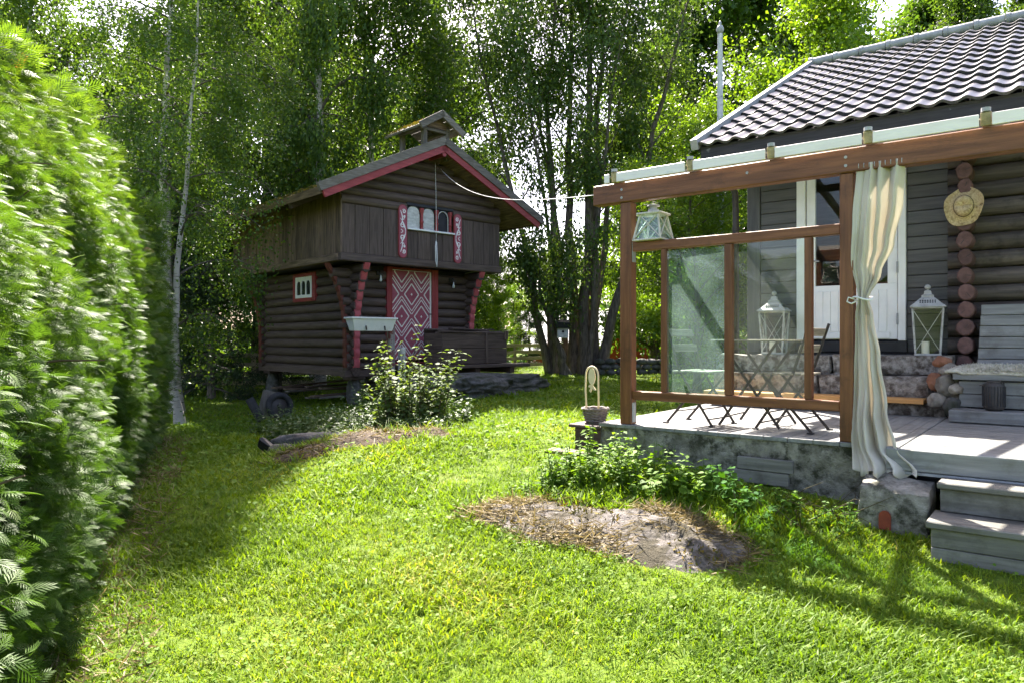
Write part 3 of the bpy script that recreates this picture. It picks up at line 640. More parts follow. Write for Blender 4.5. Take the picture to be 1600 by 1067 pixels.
def big_lantern(label, at, rz, s=1.0):
    t = Thing('lantern', label, 'lantern', HF, at, 'tall grey lanterns beside the door', rz); t.at = Vector((0, 0, 0))
    lo, hi, z0, z1 = .108*s, .135*s, .02*s, .47*s
    t.part('base', MB().bx(-.12*s, .12*s, -.12*s, .12*s, 0, z0), M['lantern_grey'])
    for i, (x, y) in enumerate(((-1, -1), (1, -1), (1, 1), (-1, 1))):
        t.part('corner_post', MB().bar((x*lo, y*lo, z0), (x*hi, y*hi, z1), .018*s, .018*s, (1, 0, 0)), M['lantern_grey'])
        x2, y2 = ((1, -1), (1, 1), (-1, 1), (-1, -1))[i]
        t.part('cross_bar', MB().bar((x*lo, y*lo, z0+.02), (x2*hi, y2*hi, z1), .010*s, .006*s).bar((x2*lo, y2*lo, z0+.02), (x*hi, y*hi, z1), .010*s, .006*s), M['lantern_grey'])
        ins = .94
        t.part('pane', MB().add([(x*lo*ins, y*lo*ins, z0), (x2*lo*ins, y2*lo*ins, z0), (x2*hi*ins, y2*hi*ins, z1), (x*hi*ins, y*hi*ins, z1)], [(0, 1, 2, 3)]), M['lantern_glass'], None, False, False)
    r45 = Matrix.Rotation(R(45), 3, 'Z')
    t.part('top_rim', MB().bx(-.142*s, .142*s, -.142*s, .142*s, z1, z1+.015*s), M['lantern_grey'])
    q = math.sqrt(2)
    cap = t.part('cap', MB().lathe([(.160*s*q, z1+.016*s), (.158*s*q, z1+.024*s), (.115*s*q, z1+.060*s), (.070*s*q, z1+.105*s), (.055*s*q, z1+.115*s), (.055*s*q, z1+.135*s), (.034*s*q, z1+.150*s), (.030*s*q, z1+.180*s), (.012*s, z1+.19*s), (.012*s, z1+.20*s)], n=4, rot=r45), M['lantern_grey'])
    t.part('finial', MB().lathe([(.006*s, z1+.195*s), (.024*s, z1+.205*s), (.030*s, z1+.222*s), (.022*s, z1+.240*s), (.004*s, z1+.248*s)], n=12), M['lantern_grey'], cap, True)
    holes = MB()
    for side in range(4):
        m_ = Matrix.Rotation(R(90*side), 3, 'Z')
        for r_ in range(2):
            for k_ in range(-3, 4):
                holes.box(m_ @ Vector((k_*.022*s, -(.118-.018*r_)*s, z1+(.062+.018*r_)*s)), (.010*s, .012*s, .012*s), m_ @ Matrix.Rotation(R(-45), 3, 'X'), .002)
    t.part('vent_holes', holes, M['black'], cap)
    cd = t.part('candle', MB().lathe([(.036*s, z0), (.036*s, z0+.12*s), (.030*s, z0+.122*s), (.004, z0+.116*s)], c=(-.02*s, .01, 0), n=16), M['wax'], None, 'auto')
    t.part('wick', MB().tube([(-.02*s, .01, z0+.116*s), (-.018*s, .01, z0+.135*s)], .0025, 5), M['black'], cd)
big_lantern('tall grey lantern with a candle on the step right of the door', (1.88, 2.79, .572), R(8))
big_lantern('tall grey lantern seen through the glass, on the step left of the door', (.35, 2.76, .567), R(5))
# bleached wooden lantern on the middle rail
wl = Thing('wooden_lantern', 'bleached wooden lantern hanging under the beam beside the left post', 'lantern', HF, (.19, .06, 1.572)); wl.at = Vector((0, 0, 0))
lo, hi = .125, .085
wl.part('base', MB().bx(-.135, .135, -.135, .135, 0, .015), M['lantern_wood'])
for i, (x, y) in enumerate(((-1, -1), (1, -1), (1, 1), (-1, 1))):
    x2, y2 = ((1, -1), (1, 1), (-1, 1), (-1, -1))[i]
    wl.part('corner_post', MB().bar((x*lo, y*lo, .015), (x*hi, y*hi, .225), .016, .016, (1, 0, 0)), M['lantern_wood'])
    wl.part('cross_bar', MB().bar((x*lo, y*lo, .02), (x2*hi, y2*hi, .225), .010, .008).bar((x2*lo, y2*lo, .02), (x*hi, y*hi, .225), .010, .008), M['lantern_wood'])
    wl.part('pane', MB().add([(x*lo*.93, y*lo*.93, .015), (x2*lo*.93, y2*lo*.93, .015), (x2*hi*.93, y2*hi*.93, .225), (x*hi*.93, y*hi*.93, .225)], [(0, 1, 2, 3)]), M['glass_hazy'])
wl.part('roof_plate', MB().bx(-.11, .11, -.11, .11, .226, .244), M['lantern_wood'])
wl.part('chimney', MB().lathe([(.05, .245), (.045, .275), (.03, .28), (.03, .30), (.055, .303), (.05, .315), (.02, .322)], n=16), M['lantern_grey'], None, 'auto')
wl.part('handle', MB().tube([(.05*math.cos(t), 0, .30+.042*math.sin(t)) for t in [q*math.pi/8 for q in range(9)]], .003, 5), M['steel'])
# dark ribbed lantern on the bench step
dl = Thing('dark_lantern', 'dark ribbed metal lantern with a wire handle on the low grey step', 'lantern', HF, (2.50, 1.95, .118)); dl.at = Vector((0, 0, 0))
dl.part('body', MB().lathe([(.055, 0), (.075, .012), (.082, .03), (.082, .215), (.072, .235), (.055, .24), (.055, .252), (.05, .255)], n=28), M['steel'], None, 'auto')
for i in range(22): t_ = 2*math.pi*i/22; dl.part('rib', MB().bar((.084*math.cos(t_), .084*math.sin(t_), .035), (.084*math.cos(t_), .084*math.sin(t_), .212), .008, .008, (math.cos(t_), math.sin(t_), 0)), M['rubber'])
dl.part('handle', MB().tube([(-.075, -.04, .225), (-.10, -.06, .215), (-.05, -.06, .235), (.06, -.03, .262), (.075, 0, .232)], .0035, 6), M['steel'])
# straw hat on the log ends
hat = Thing('straw_hat', 'worn straw hat hanging on the red log ends', 'hat', HF, (2.205, BW-.33, 1.90)); hat.at = Vector((0, 0, 0))
hm = Matrix.Rotation(R(90), 3, 'X') 
mb = MB(); n = 40; rows = []
for (r_, h) in ((.165, .012), (.155, .0), (.13, -.006), (.10, .0), (.088, .012), (.083, .05), (.075, .082), (.05, .096), (.0005, .088)):
    row = []
    for j in range(n+1):
        t_ = 2*math.pi*j/n; rr = r_*(1+.06*math.sin(t_*2+.6)+.03*math.sin(5*t_)) if r_ > .1 else r_
        hh = h + (.028*math.cos(2*t_)+.012*math.sin(3*t_))*max(0, (r_-.09)/.075) - (.03*math.exp(-(math.sin(t_)*r_/.022)**2) if h > .07 else 0)
        row.append(Vector((rr*math.cos(t_)*.95, -hh, rr*math.sin(t_)*1.18+.13)))
    rows.append(row)
o = hat.part('brim_and_crown', MB().grid(rows), M['straw'], None, True, False); sm_ = o.modifiers.new('thick', 'SOLIDIFY'); sm_.thickness = .005
hat.part('band', MB().tube([(.086*math.cos(t_)*.95, -.022, .086*math.sin(t_)*1.18+.13) for t_ in [q*2*math.pi/28 for q in range(29)]], .006, 6), M['soil'])

# ---- little step, basket and cream arch at the left end of the terrace
bs = Thing('side_step', 'dark timber step at the left end of the terrace', 'step', HF, (-.47, .17, -.3))
bs.part('top_board', MB().bx(-.66, -.285, .02, .42, -.075, -.045), M['dark_x']); bs.part('front_board', MB().bx(-.60, -.29, .04, .07, -.36, -.078), M['dark_x']); bs.part('side_board', MB().bx(-.60, -.57, .072, .40, -.36, -.078), M['dark_y'])
single('loose_board', MB().box((-.50, -.14, -.275), (.50, .17, .03), Matrix.Rotation(R(8), 3, 'Z')), M['dark_x'], 'loose dark board with an iron ring lying beside the terrace corner', 'board', HF, (-.50, -.14, -.29))
single('iron_ring', MB().tube([(-.56+.022*math.cos(t), -.14, -.236+.022*math.sin(t)) for t in [q*math.pi/8 for q in range(17)]], .004, 6), M['steel'], 'small iron ring standing on the loose dark board', 'ring', HF, (-.56, -.14, -.258))
bk_ = Thing('basket', 'grey wicker basket with a tall cream arched handle on the dark step', 'basket', HF, (-.50, .24, -.043)); bk_.at = Vector((0, 0, 0))
bk_.part('wicker_body', MB().lathe([(.085, 0), (.10, .05), (.115, .12), (.125, .135), (.110, .135), (.10, .12), (.08, .02)], n=24), M['wicker'], None, 'auto')
for zz in (.02, .045, .07, .095, .132): r_ = .088+.26*zz; bk_.part('weave_ring', MB().tube([(r_*math.cos(t), r_*math.sin(t), zz+.004*math.sin(t*9)) for t in [q*2*math.pi/32 for q in range(33)]], .008 if zz < .12 else .012, 5), M['wicker'])
hp = [(-.075, -.02, .0), (-.072, -.06, .30), (-.066, -.06, .45)] + [(.066*math.cos(t), -.06, .45+.075*math.sin(t)) for t in [math.pi-q*math.pi/10 for q in range(1, 10)]] + [(.066, -.06, .45), (.072, -.06, .10)]
hn = bk_.part('arched_handle', MB().tube(hp, .0095, 8), M['cream'], None, True)
body = [(0, .49)] + [(.036*math.sin(t)**.8, .49-.075*(1-math.cos(t))) for t in [q*math.pi/12 for q in range(1, 12)]] + [(.008, .335), (.045, .29), (.028, .285), (.004, .305), (-.012, .265), (-.028, .28), (-.014, .31), (-.038, .315), (-.03, .335), (-.008, .34)] + [(-.036*math.sin(t)**.8, .49-.075*(1-math.cos(t))) for t in [q*math.pi/12 for q in range(11, 0, -1)]]
bk_.part('cutout_figure', MB().prism(body, lambda p, t: (p[0], t, p[1]+.02), -.066, -.054), M['cream'], hn)

# ================================================================ STOREHOUSE (frame SF, z = 0 is eye height)
sh = Thing('storehouse', 'dark log storehouse on stone legs with red trim and a bell turret', 'storehouse', SF, (1.9, 2.4, -1.2))
Q = lambda name, mb, mat, parent=None, smooth=False: sh.part(name, mb, M[mat], parent, smooth)
U0, U1, V0, V1 = .45, 3.40, .45, 4.50; LR = .094; PITCH = .177; ZB = -.60
def ext(z): t = max(0, (z+.15)/1.58); return .07+.40*t**2.7
def log(p0, p1, mat):
    p0, p1 = Vector(p0), Vector(p1); m_ = (p0+p1)/2+Vector((random.uniform(-.006, .006), random.uniform(-.006, .006), random.uniform(-.006, .006)))
    r = LR*random.uniform(.97, 1.03)
    return Q('log', MB().tube([p0, m_, p1], [r*random.uniform(.97, 1.02), r, r*random.uniform(.97, 1.02)], 12), mat, None, 'auto')
def end(c, d, mat):
    d = Vector(d); m_ = d.to_track_quat('Z', 'Y').to_matrix()
    Q('painted_end', MB().box(Vector(c)+d*.006, (.125, .04, .174) if abs(d.y) > .5 else (.04, .11, .174), None, .016), mat)
for i in range(12):
    z = ZB+i*PITCH; e = ext(z); ui, vi = U0+.085, V0+.085
    log((ui, V0-e, z), (ui, V1+.1, z), 'dark_y'); 
    log((U1-.085, V0-e, z), (U1-.085, V1+.1, z), 'dark_y'); 
    z2 = z-.088 if i else z; e2 = ext(z2)
    if i == 0: continue
    log((U0-e2, vi, z2), (1.245, vi, z2), 'dark_x')
    log((2.465, vi, z2), (U1+e2*.6, vi, z2), 'dark_x')
    log((U0-e2, V1-.085, z2), (U1+.1, V1-.085, z2), 'dark_x')
def bracket(fn, mat, zlo=-.52, zhi=1.425):
    pts = []; n = 84
    for q in range(n+1): z = zlo+(zhi-zlo)*q/n; pts.append((ext(z)+.012+.016*abs(math.sin((z-zlo)*math.pi/PITCH)), z))
    pts += [(max(.02, ext(zhi-(zhi-zlo)*q/20)-.045), zhi-(zhi-zlo)*q/20) for q in range(21)]
    Q('corner_bracket', MB().prism(pts, fn, -.058, .058), mat)
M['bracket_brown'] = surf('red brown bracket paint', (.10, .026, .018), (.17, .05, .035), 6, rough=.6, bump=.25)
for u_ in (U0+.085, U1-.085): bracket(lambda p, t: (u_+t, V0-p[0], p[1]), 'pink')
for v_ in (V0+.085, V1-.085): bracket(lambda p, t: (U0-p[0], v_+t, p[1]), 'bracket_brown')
Q('sill_beam', MB().bx(U0-.13, U1+.12, V0-.02, V0+.18, ZB-.10, ZB+.02), 'dark_x'); Q('sill_beam', MB().bx(U0-.02, U0+.17, V0+.19, V1+.15, ZB-.095, ZB+.015), 'dark_y')
Q('inner_wall', MB().bx(U0+.10, U1-.10, V0+.10, V1-.10, ZB-.05, 1.44), 'black'); 
# upper storey
UW, UD, UZ0, UZ1 = 3.80, 5.04, 1.43, 2.47
AP, RZ, SLP = 1.95, 3.85, .478
def rz_(u): return RZ-SLP*abs(u-AP)
up = MB().bx(.035, UW-.035, .06, UD-.035, UZ0+.02, 2.78, .002)
up.prism([(.04, 2.78), (UW-.04, 2.78), (AP, 3.70)], lambda p, t: (p[0], t, p[1]), .07, UD-.04); upper = Q('upper_wall', up, 'black')
Q('ledge_beam', MB().bx(-.03, UW+.03, -.045, .07, UZ0, UZ0+.145, .015, .003), 'dark_x'); Q('ledge_beam', MB().bx(-.045, .07, .075, UD+.05, UZ0+.002, UZ0+.14, .015, .003), 'worn_y')
Q('ledge_beam', MB().bx(UW-.06, UW+.045, .075, UD+.05, UZ0+.002, UZ0+.14, .015), 'dark_y')
u = .015; WIN0, WIN1, WZ = 1.42, 2.51, 2.13
k_ = 0
while u < UW-.02:       # wide boards of the gable front
    w = min(random.uniform(.25, .31), UW-u); top = UZ1
    mid = u+w/2
    if WIN0 < mid < WIN1: top = WZ-.005
    elif u < WIN0 < u+w: w = WIN0-u
    elif u < WIN1 < u+w: pass
    if w > .03: Q('board', MB().bx(u, u+w-.008, -.010-random.uniform(0, .008), .045, UZ0+.147, top, .006), 'dark_z')
    u += w
v = .01
while v < UD-.03:       # narrow worn boards of the side
    w = random.uniform(.14, .19); w = min(w, UD-v)
    Q('side_board', MB().bx(-.012-random.uniform(0, .012), .03, v, v+w-.008, UZ0+.143, 2.74, .006), 'worn_z'); v += w
Q('corner_post', MB().bx(-.022, .012, -.022, .006, UZ0+.147, UZ1+.08), 'worn_z')
z = UZ1+.09
while z < 3.62:         # gable logs
    half = (RZ-.13-z)/SLP-.03; a0, a1 = max(.0, AP-half), min(UW, AP+half)
    if a1-a0 > .1:
        segs = [(a0, a1)] if z > 2.62 else [(a0, WIN0-.02), (WIN1+.02, a1)]
        for s0, s1 in segs: Q('gable_log', MB().tube([(s0, .06, z), (s1, .06, z)], .095, 12), 'dark_x', None, 'auto')
    z += .172
# loft opening with columns and arched shutters
op = Q('loft_window', MB().bx(WIN0, WIN1, .03, .05, WZ, 2.64).bx(WIN0-.02, WIN1+.02, -.02, .05, 2.60, 2.66), 'black')
Q('sill', MB().bx(WIN0-.02, WIN1+.03, -.075, .03, WZ-.002, WZ+.03, .004), 'white', op)
def arch_pts(c, hw, z0, z1): return [(c-hw, z0), (c+hw, z0), (c+hw, z1-.16)] + [(c+hw*math.cos(t), z1-.16+.16*math.sin(t)**.85) for t in [q*math.pi/10 for q in range(1, 10)]] + [(c-hw, z1-.16)]
for c_, w_ in ((1.575, .145), (1.935, .135)): Q('shutter', MB().prism(arch_pts(c_, w_, WZ+.03, 2.60), lambda p, t: (p[0], t, p[1]), .012, .028), 'white_old', op)
arc = [p for p in arch_pts(2.29, .125, WZ+.03, 2.58)][1:]
Q('arch_trim', MB().tube([(p[0], .01, p[1]) for p in arc], .010, 6), 'white_old', op)
for c_ in (1.755, 2.115, 2.455):
    Q('column', MB().lathe([(.038, 0), (.038, .03), (.028, .04), (.030, .13), (.042, .145), (.042, .16), (.030, .175), (.028, .30), (.034, .33), (.045, .36), (.045, .42)], (c_, -.012, WZ+.03), 12), 'red_z', op, 'auto')
# painted ornament boards
def stadium(c, hw, z0, z1, n=10): return [(c+hw*math.cos(t), z1-hw+hw*math.sin(t)) for t in [q*math.pi/n for q in range(n+1)]] + [(c+hw*math.cos(t), z0+hw+hw*math.sin(t)) for t in [math.pi+q*math.pi/n for q in range(n+1)]]
def ribbon(mb, pts, w, v):
    pts = [Vector((p[0], 0, p[1])) for p in pts]; n = len(pts); L, R_ = [], []
    for i, p in enumerate(pts):
        d = (pts[min(i+1, n-1)]-pts[max(i-1, 0)]).normalized(); nn = Vector((-d.z, 0, d.x)); ww = w*(.35+.65*math.sin(math.pi*min(1, (i+.6)/n*1.02))**.7)
        L.append(p+nn*ww/2); R_.append(p-nn*ww/2)
    for dv in (0, .004): pass
    b0 = len(mb.v); mb.v += [(p.x, v, p.z) for p in L]+[(p.x, v, p.z) for p in R_]
    mb.f += [(b0+i, b0+i+1, b0+n+i+1, b0+n+i) for i in range(n-1)]
def scrolls(c, zc, mir):
    mb = MB(); f = lambda x, z: (c+mir*x, zc+z); V_ = -.0515
    def spiral(cx, cz, r, a0, turns, cw): return [f(cx+r*(1-.8*q/24)*math.cos(a0+cw*q/24*turns*6.283), cz+r*(1-.8*q/24)*math.sin(a0+cw*q/24*turns*6.283)) for q in range(25)]
    for sg in (1, -1):
        g = lambda pts: [(p[0], zc+sg*(p[1]-zc)) for p in pts]
        ribbon(mb, g(spiral(.020, .385, .042, 2.6, 1.4, -1)), .019, V_); ribbon(mb, g([f(-.015+.045*math.sin(q/14*3.0)-.045, .40-.30*q/14) for q in range(15)]), .022, V_)
        ribbon(mb, g(spiral(-.012, .115, .052, 1.2, 1.35, 1)), .020, V_); ribbon(mb, g([f(-.03+.085*math.sin(q/12*1.6), .215-.215*q/12) for q in range(13)]), .024, V_)
        ribbon(mb, g([f(.030+.018*math.cos(q*.7), .285+.020*math.sin(q*.7)) for q in range(10)]), .016, V_); ribbon(mb, g([f(.05-.06*q/8, .30-.09*q/8+.02*math.sin(q)) for q in range(9)]), .015, V_)
        ribbon(mb, g([f(-.06+.05*q/6, .245-.05*q/6) for q in range(7)]), .014, V_); ribbon(mb, g([f(.015+.045*q/6, .06+.03*math.sin(q*.6)) for q in range(7)]), .014, V_); ribbon(mb, g([f(-.05+.05*q/6, .02+.015*math.sin(q)) for q in range(7)]), .014, V_)
    return mb
for c_, z0, z1, mir in ((1.295, 1.565, 2.595, 1), (2.63, 1.555, 2.565, -1)):
    p_ = Q('ornament_board', MB().prism(stadium(c_, .098, z0, z1), lambda p, t: (p[0], t, p[1]), -.045, -.02), 'red_z')
    p2 = Q('ornament_panel', MB().prism(stadium(c_, .084, z0+.014, z1-.014), lambda p, t: (p[0], t, p[1]), -.049, -.0455), 'mauve', p_)
    sh.part('scroll_ornament', scrolls(c_, (z0+z1)/2, mir), M['white'], p_, False, False)
# door
DU0, DU1, DZ0, DZ1 = 1.36, 2.31, -.40, 1.39
dr = Q('door', MB().bx(DU0, DU1, V0-.012, V0+.05, DZ0, DZ1, .004), 'mauve')
Q('door_frame', MB().bx(1.235, 1.355, V0-.035, V0+.10, -.44, 1.44).bx(2.316, 2.475, V0-.035, V0+.10, -.44, 1.44).bx(1.355, 2.316, V0-.035, V0+.10, 1.395, 1.44), 'red_z')
Q('door_step', MB().bx(1.2, 2.5, V0-.14, V0+.08, -.56, -.445), 'red_x')
WD, HD = DU1-DU0, DZ1-DZ0
cs = [(DU0+WD*(.235+.5*i+(.25 if r % 2 else 0)), DZ1-HD*(.02+.248*r), r) for r in range(-1, 6) for i in range(-1, 3)]
cs = [(x-(.25*WD if False else 0), z_, r) for x, z_, r in cs]
HWc, HHc = .80, 1.0
def met(x, z_, c): return abs(x-c[0])/HWc+abs(z_-c[1])/HHc
pat = MB(); VV = V0-.0165
def strip(p0, p1, w):
    d = Vector((p1[0]-p0[0], 0, p1[1]-p0[1])); d.normalize(); n_ = Vector((-d.z, 0, d.x))*w/2; a_ = Vector((p0[0], VV, p0[1])); b_ = Vector((p1[0], VV, p1[1]))
    pat.add([a_+n_, b_+n_, b_-n_, a_-n_], [(0, 1, 2, 3)])
inside = lambda x, z_: DU0+.012 < x < DU1-.05 and DZ0+.012 < z_ < DZ1-.015
for c in cs:
    for rad, w, own in ((.215, .026, False), (.335, .019, True)):
        for sx in (-1, 1):
            for sz in (-1, 1):
                nseg = 30; run = None
                for q in range(nseg+1):
                    t_ = q/nseg; x = c[0]+sx*rad*HWc*(1-t_); z_ = c[1]+sz*rad*HHc*t_
                    ok = inside(x, z_) and (not own or all(met(x, z_, c) <= met(x, z_, o)+1e-6 for o in cs))
                    if ok and run is None: run = (x, z_)
                    if (not ok or q == nseg) and run is not None:
                        e_ = (x, z_)
                        if abs(e_[0]-run[0]) > .004: strip(run, e_, w)
                        run = None
    x, z_ = c[:2]
    if inside(x-.02, z_) and inside(x+.02, z_) and inside(x, z_+.03) and inside(x, z_-.03): pat.add([(x-.024, VV, z_), (x, VV, z_-.03), (x+.024, VV, z_), (x, VV, z_+.03)], [(0, 1, 2, 3)])
M['cream_white'] = surf('old white line paint', (.60, .56, .50), (.72, .69, .64), 8, rough=.55, bump=.1)
sh.part('diamond_pattern', pat, M['cream_white'], dr, False, False)
Q('edge_strip', MB().bx(DU1-.045, DU1-.006, V0-.022, V0-.013, DZ0+.01, DZ1-.01, .003), 'cream_white', dr); Q('edge_strip', MB().bx(DU0+.01, DU1-.05, V0-.020, V0-.013, DZ1-.014, DZ1-.002, .002), 'cream_white', dr)
Q('handle', MB().tube([(2.28, V0-.02, .52), (2.28, V0-.06, .52), (2.22, V0-.06, .52)], .010, 6), 'steel', dr)
# little window in the side wall
wn = Q('window', MB().bx(U0-.035, U0+.03, 1.83, 1.97, .79, 1.38).bx(U0-.035, U0+.03, 2.70, 2.84, .79, 1.38).bx(U0-.035, U0+.03, 1.97, 2.70, .79, .87).bx(U0-.035, U0+.03, 1.97, 2.70, 1.30, 1.38), 'red_y')
Q('back_board', MB().bx(U0-.02, U0-.015, 1.97, 2.70, .87, 1.30), 'black', wn)
fr = MB().bx(U0-.042, U0-.02, 1.965, 2.03, .865, 1.305, .003).bx(U0-.042, U0-.02, 2.64, 2.705, .865, 1.305, .003).bx(U0-.042, U0-.02, 2.03, 2.64, .865, .93, .003)
def arched_header(a0, a1, z0, z1):
    mb = MB(); n = 10; c = (a0+a1)/2; hw = (a1-a0)/2
    pts = [(a0, z1)] + [(a0, z0)] + [(c-hw*math.cos(q*math.pi/n), z0+hw*.9*math.sin(q*math.pi/n)) for q in range(1, n)] + [(a1, z0), (a1, z1)]
    for i in range(1, len(pts)-2):
        p, q_ = pts[i], pts[i+1]; mb.add([(U0-.042, p[0], p[1]), (U0-.042, q_[0], q_[1]), (U0-.042, q_[0], z1), (U0-.042, p[0], z1), (U0-.02, p[0], p[1]), (U0-.02, q_[0], q_[1]), (U0-.02, q_[0], z1), (U0-.02, p[0], z1)], [(0, 1, 2, 3), (4, 5, 6, 7), (0, 1, 5, 4)])
    return mb
for a0, a1 in ((2.03, 2.215), (2.25, 2.425), (2.46, 2.64)): h_ = arched_header(a0, a1, 1.14, 1.305); fr.add(h_.v, h_.f)
fr.bx(U0-.042, U0-.02, 2.215, 2.25, .93, 1.305, .003).bx(U0-.042, U0-.02, 2.425, 2.46, .93, 1.305, .003)
Q('frame', fr, 'white', wn)
for a0, a1 in ((2.03, 2.215), (2.25, 2.425), (2.46, 2.64)): Q('pane', MB().bx(U0-.032, U0-.028, a0, a1, .93, 1.30, .001), 'window', wn)
# wall lamps
for u_, z_ in ((1.03, 1.20), (2.80, 1.16)):
    l_ = Q('wall_lamp', MB().bx(u_-.04, u_+.04, V0-.06, V0-.01, z_+.05, z_+.13).tube([(u_, V0-.04, z_+.10), (u_, V0-.12, z_+.13), (u_, V0-.13, z_+.09)], .012, 6).lathe([(.02, .04), (.055, .03), (.055, .02)], (u_, V0-.13, z_+.04), 12), 'steel')
    Q('glass_jar', MB().lathe([(.045, .055), (.050, .0), (.045, -.10), (.02, -.11)], (u_, V0-.13, z_), 12), 'window', l_, True); Q('bulb', MB().lathe([(.012, .05), (.014, .0), (.028, -.04), (.022, -.07), (.004, -.08)], (u_, V0-.13, z_), 12), 'plastic', l_, True)
# roof: boards with birch bark and moss, barge boards, ridge
RV0, RV1, EU = -.48, 5.55, 2.56
def rpt(side, s, v, h=0): c_ = 1/math.hypot(1, SLP); return Vector((AP+side*s*c_, v, RZ-s*c_*SLP)) + Vector((side*SLP*c_, 0, c_))*h
LS = EU*math.hypot(1, SLP)
def slab(side, s0, s1, v0, v1, h0, h1):
    a = [rpt(side, s, v, h) for h in (h0, h1) for s, v in ((s0, v0), (s1, v0), (s1, v1), (s0, v1))]
    return MB().add(a, [(0, 1, 2, 3), (4, 5, 6, 7), (0, 1, 5, 4), (1, 2, 6, 5), (2, 3, 7, 6), (3, 0, 4, 7)])
rf = Q('roof', slab(-1, .02, LS, RV0+.04, RV1, -.13, -.07), 'worn_y')
M['roofmoss'] = surf('mossy grey roof boards', (.10, .095, .08), (.22, .21, .19), 6, (6, 1, 6), .9, .8, 10, stain=(.10, .085, .02), stain_scale=3.2, stain_at=(.5, .62), vary=.2, bdist=.03)
Q('roof_side', slab(1, .02, LS, RV0+.04, RV1, -.13, -.07), 'worn_y', rf)
for side in (-1, 1):
    s = .03
    while s < LS+.02:
        w = random.uniform(.17, .22); Q('roof_board', slab(side, s, min(s+w-.008, LS+.05), RV0+.02-random.uniform(0, .0), RV1+random.uniform(-.03, .03), -.068, -.025-random.uniform(0, .02)), 'roofmoss', rf); s += w
    Q('barge_board', slab(side, -.02 if side < 0 else .01, LS+.10, RV0-.06, RV0+.016, -.075, .075), 'grey_x', rf); Q('red_barge_board', slab(side, .0 if side < 0 else .005, LS+.06, RV0-.035, RV0+.012, -.20, -.078), 'red_x', rf)
    Q('eave_board', slab(side, LS+.052, LS+.08, RV0+.02, RV1, -.12, -.0), 'worn_y', rf)
Q('purlin_end', MB().tube([(AP, RV0-.02, RZ-.26), (AP, .1, RZ-.26)], .05, 10), 'red_y', rf)
for v_ in (.8, 2.0, 3.2, 4.4): Q('rafter', slab(-1, 1.9, LS+.05, v_, v_+.09, -.22, -.132), 'dark_x', rf)
# moss and grass on the left slope
rg = np.random.default_rng(21); n = 2600; s_ = LS*rg.beta(2.2, 1.1, n); v_ = RV0+.1+rg.random(n)*5.8; keep = np.array([noise.noise(Vector((a*1.4, b*1.1, 3))) > -.05 for a, b in zip(s_, v_)]); s_, v_ = s_[keep], v_[keep]
pos = np.array([rpt(-1, a, b, -.03) for a, b in zip(s_, v_)]) - np.array(sh.at); n = len(pos)
tv = np.array([(-.5, 0, 0), (.5, 0, 0), (.35, .7, .2), (-.35, .7, -.1)]); d_ = unit(rg.normal(size=(n, 3))*.6+np.array([-.3, 0, 1]))
V, F, rr = scatter(tv, np.array([[0, 1, 2, 3]]), pos, frames(d_, rg), rg.uniform(.03, .08, n), rg.random(n)); o = link('moss', np_mesh('moss', V, F, M['moss'], rr), rf); props(o, kind='stuff')
# bell turret
tu = Q('bell_turret', MB().bx(AP-.33, AP+.33, -.22, .62, 3.62, 3.70), 'grey_x')
TZ, TS, TV0, TV1, TH = 4.44, .60, -.46, .86, .52
for u_ in (AP-.27, AP+.27):
    for vv in (-.20, .55): Q('turret_post', MB().bx(u_-.045, u_+.045, vv-.045, vv+.045, 3.55, 4.18), 'grey_z', tu)
def trp(side, s, v, h): c_ = 1/math.hypot(1, TS); return Vector((AP+side*s*c_, v, TZ-s*c_*TS)) + Vector((side*TS*c_, 0, c_))*h
def tslab(side, s0, s1, v0, v1, h0, h1):
    a = [trp(side, s, v, h) for h in (h0, h1) for s, v in ((s0, v0), (s1, v0), (s1, v1), (s0, v1))]
    return MB().add(a, [(0, 1, 2, 3), (4, 5, 6, 7), (0, 1, 5, 4), (1, 2, 6, 5), (2, 3, 7, 6), (3, 0, 4, 7)])
TLn = TH*math.hypot(1, TS)
for side in (-1, 1):
    for q in range(3): Q('turret_roof_board', tslab(side, .01+q*TLn/3, (q+1)*TLn/3, TV0+.05, TV1, -.07, -.03), 'roofmoss', tu)
    Q('turret_barge_board', tslab(side, 0 if side < 0 else .005, TLn+.03, TV0, TV0+.046, -.11, .015), 'grey_x', tu)
    for vv in (TV0+.15, .3): Q('turret_eave_beam', MB().bx(AP+side*.30-.03, AP+side*.30+.03, -.26, .62, 4.10, 4.17), 'grey_y', tu); break
Q('turret_gable', MB().prism([(AP-.40, 4.14), (AP+.40, 4.14), (AP, 4.38)], lambda p, t: (p[0], t, p[1]), -.24, -.21), 'worn_x', tu)
Q('turret_tie_beam', MB().bx(AP-.36, AP+.36, -.25, -.19, 4.07, 4.13), 'grey_x', tu)
n = 300; pos = np.array([trp(-1, TLn*a, TV0+.1+1.2*b, -.02) for a, b in rg.random((n, 2))]) - np.array(sh.at); V, F, rr = scatter(tv, np.array([[0, 1, 2, 3]]), pos, frames(unit(rg.normal(size=(n, 3))*.6+np.array([-.3, 0, 1])), rg), rg.uniform(.02, .05, n), .5+.5*rg.random(n)); o = link('moss', np_mesh('moss', V, F, M['moss'], rr), tu); props(o, kind='stuff')
# legs and stones under it
for u_, v_, s_ in ((.62, .62, 1), (3.2, .62, 1.1), (.62, 4.3, 1), (3.2, 4.3, 1), (1.9, .65, 1)):
    w_ = SF.w((u_, v_, 0)); gb = gz(w_.x, w_.y)-1.5
    Q('stone_leg', rock_mesh(MB(), (u_, v_, (gb-.70)/2-.04), (.15*s_, .15*s_, (-.70-gb)/2+.05), u_*3+v_, 3, .14, 2.0), 'granite_dark', None, True)
    Q('leg_cap', MB().bx(u_-.16, u_+.16, v_-.16, v_+.16, -.76, -.70, .015), 'dark_x')
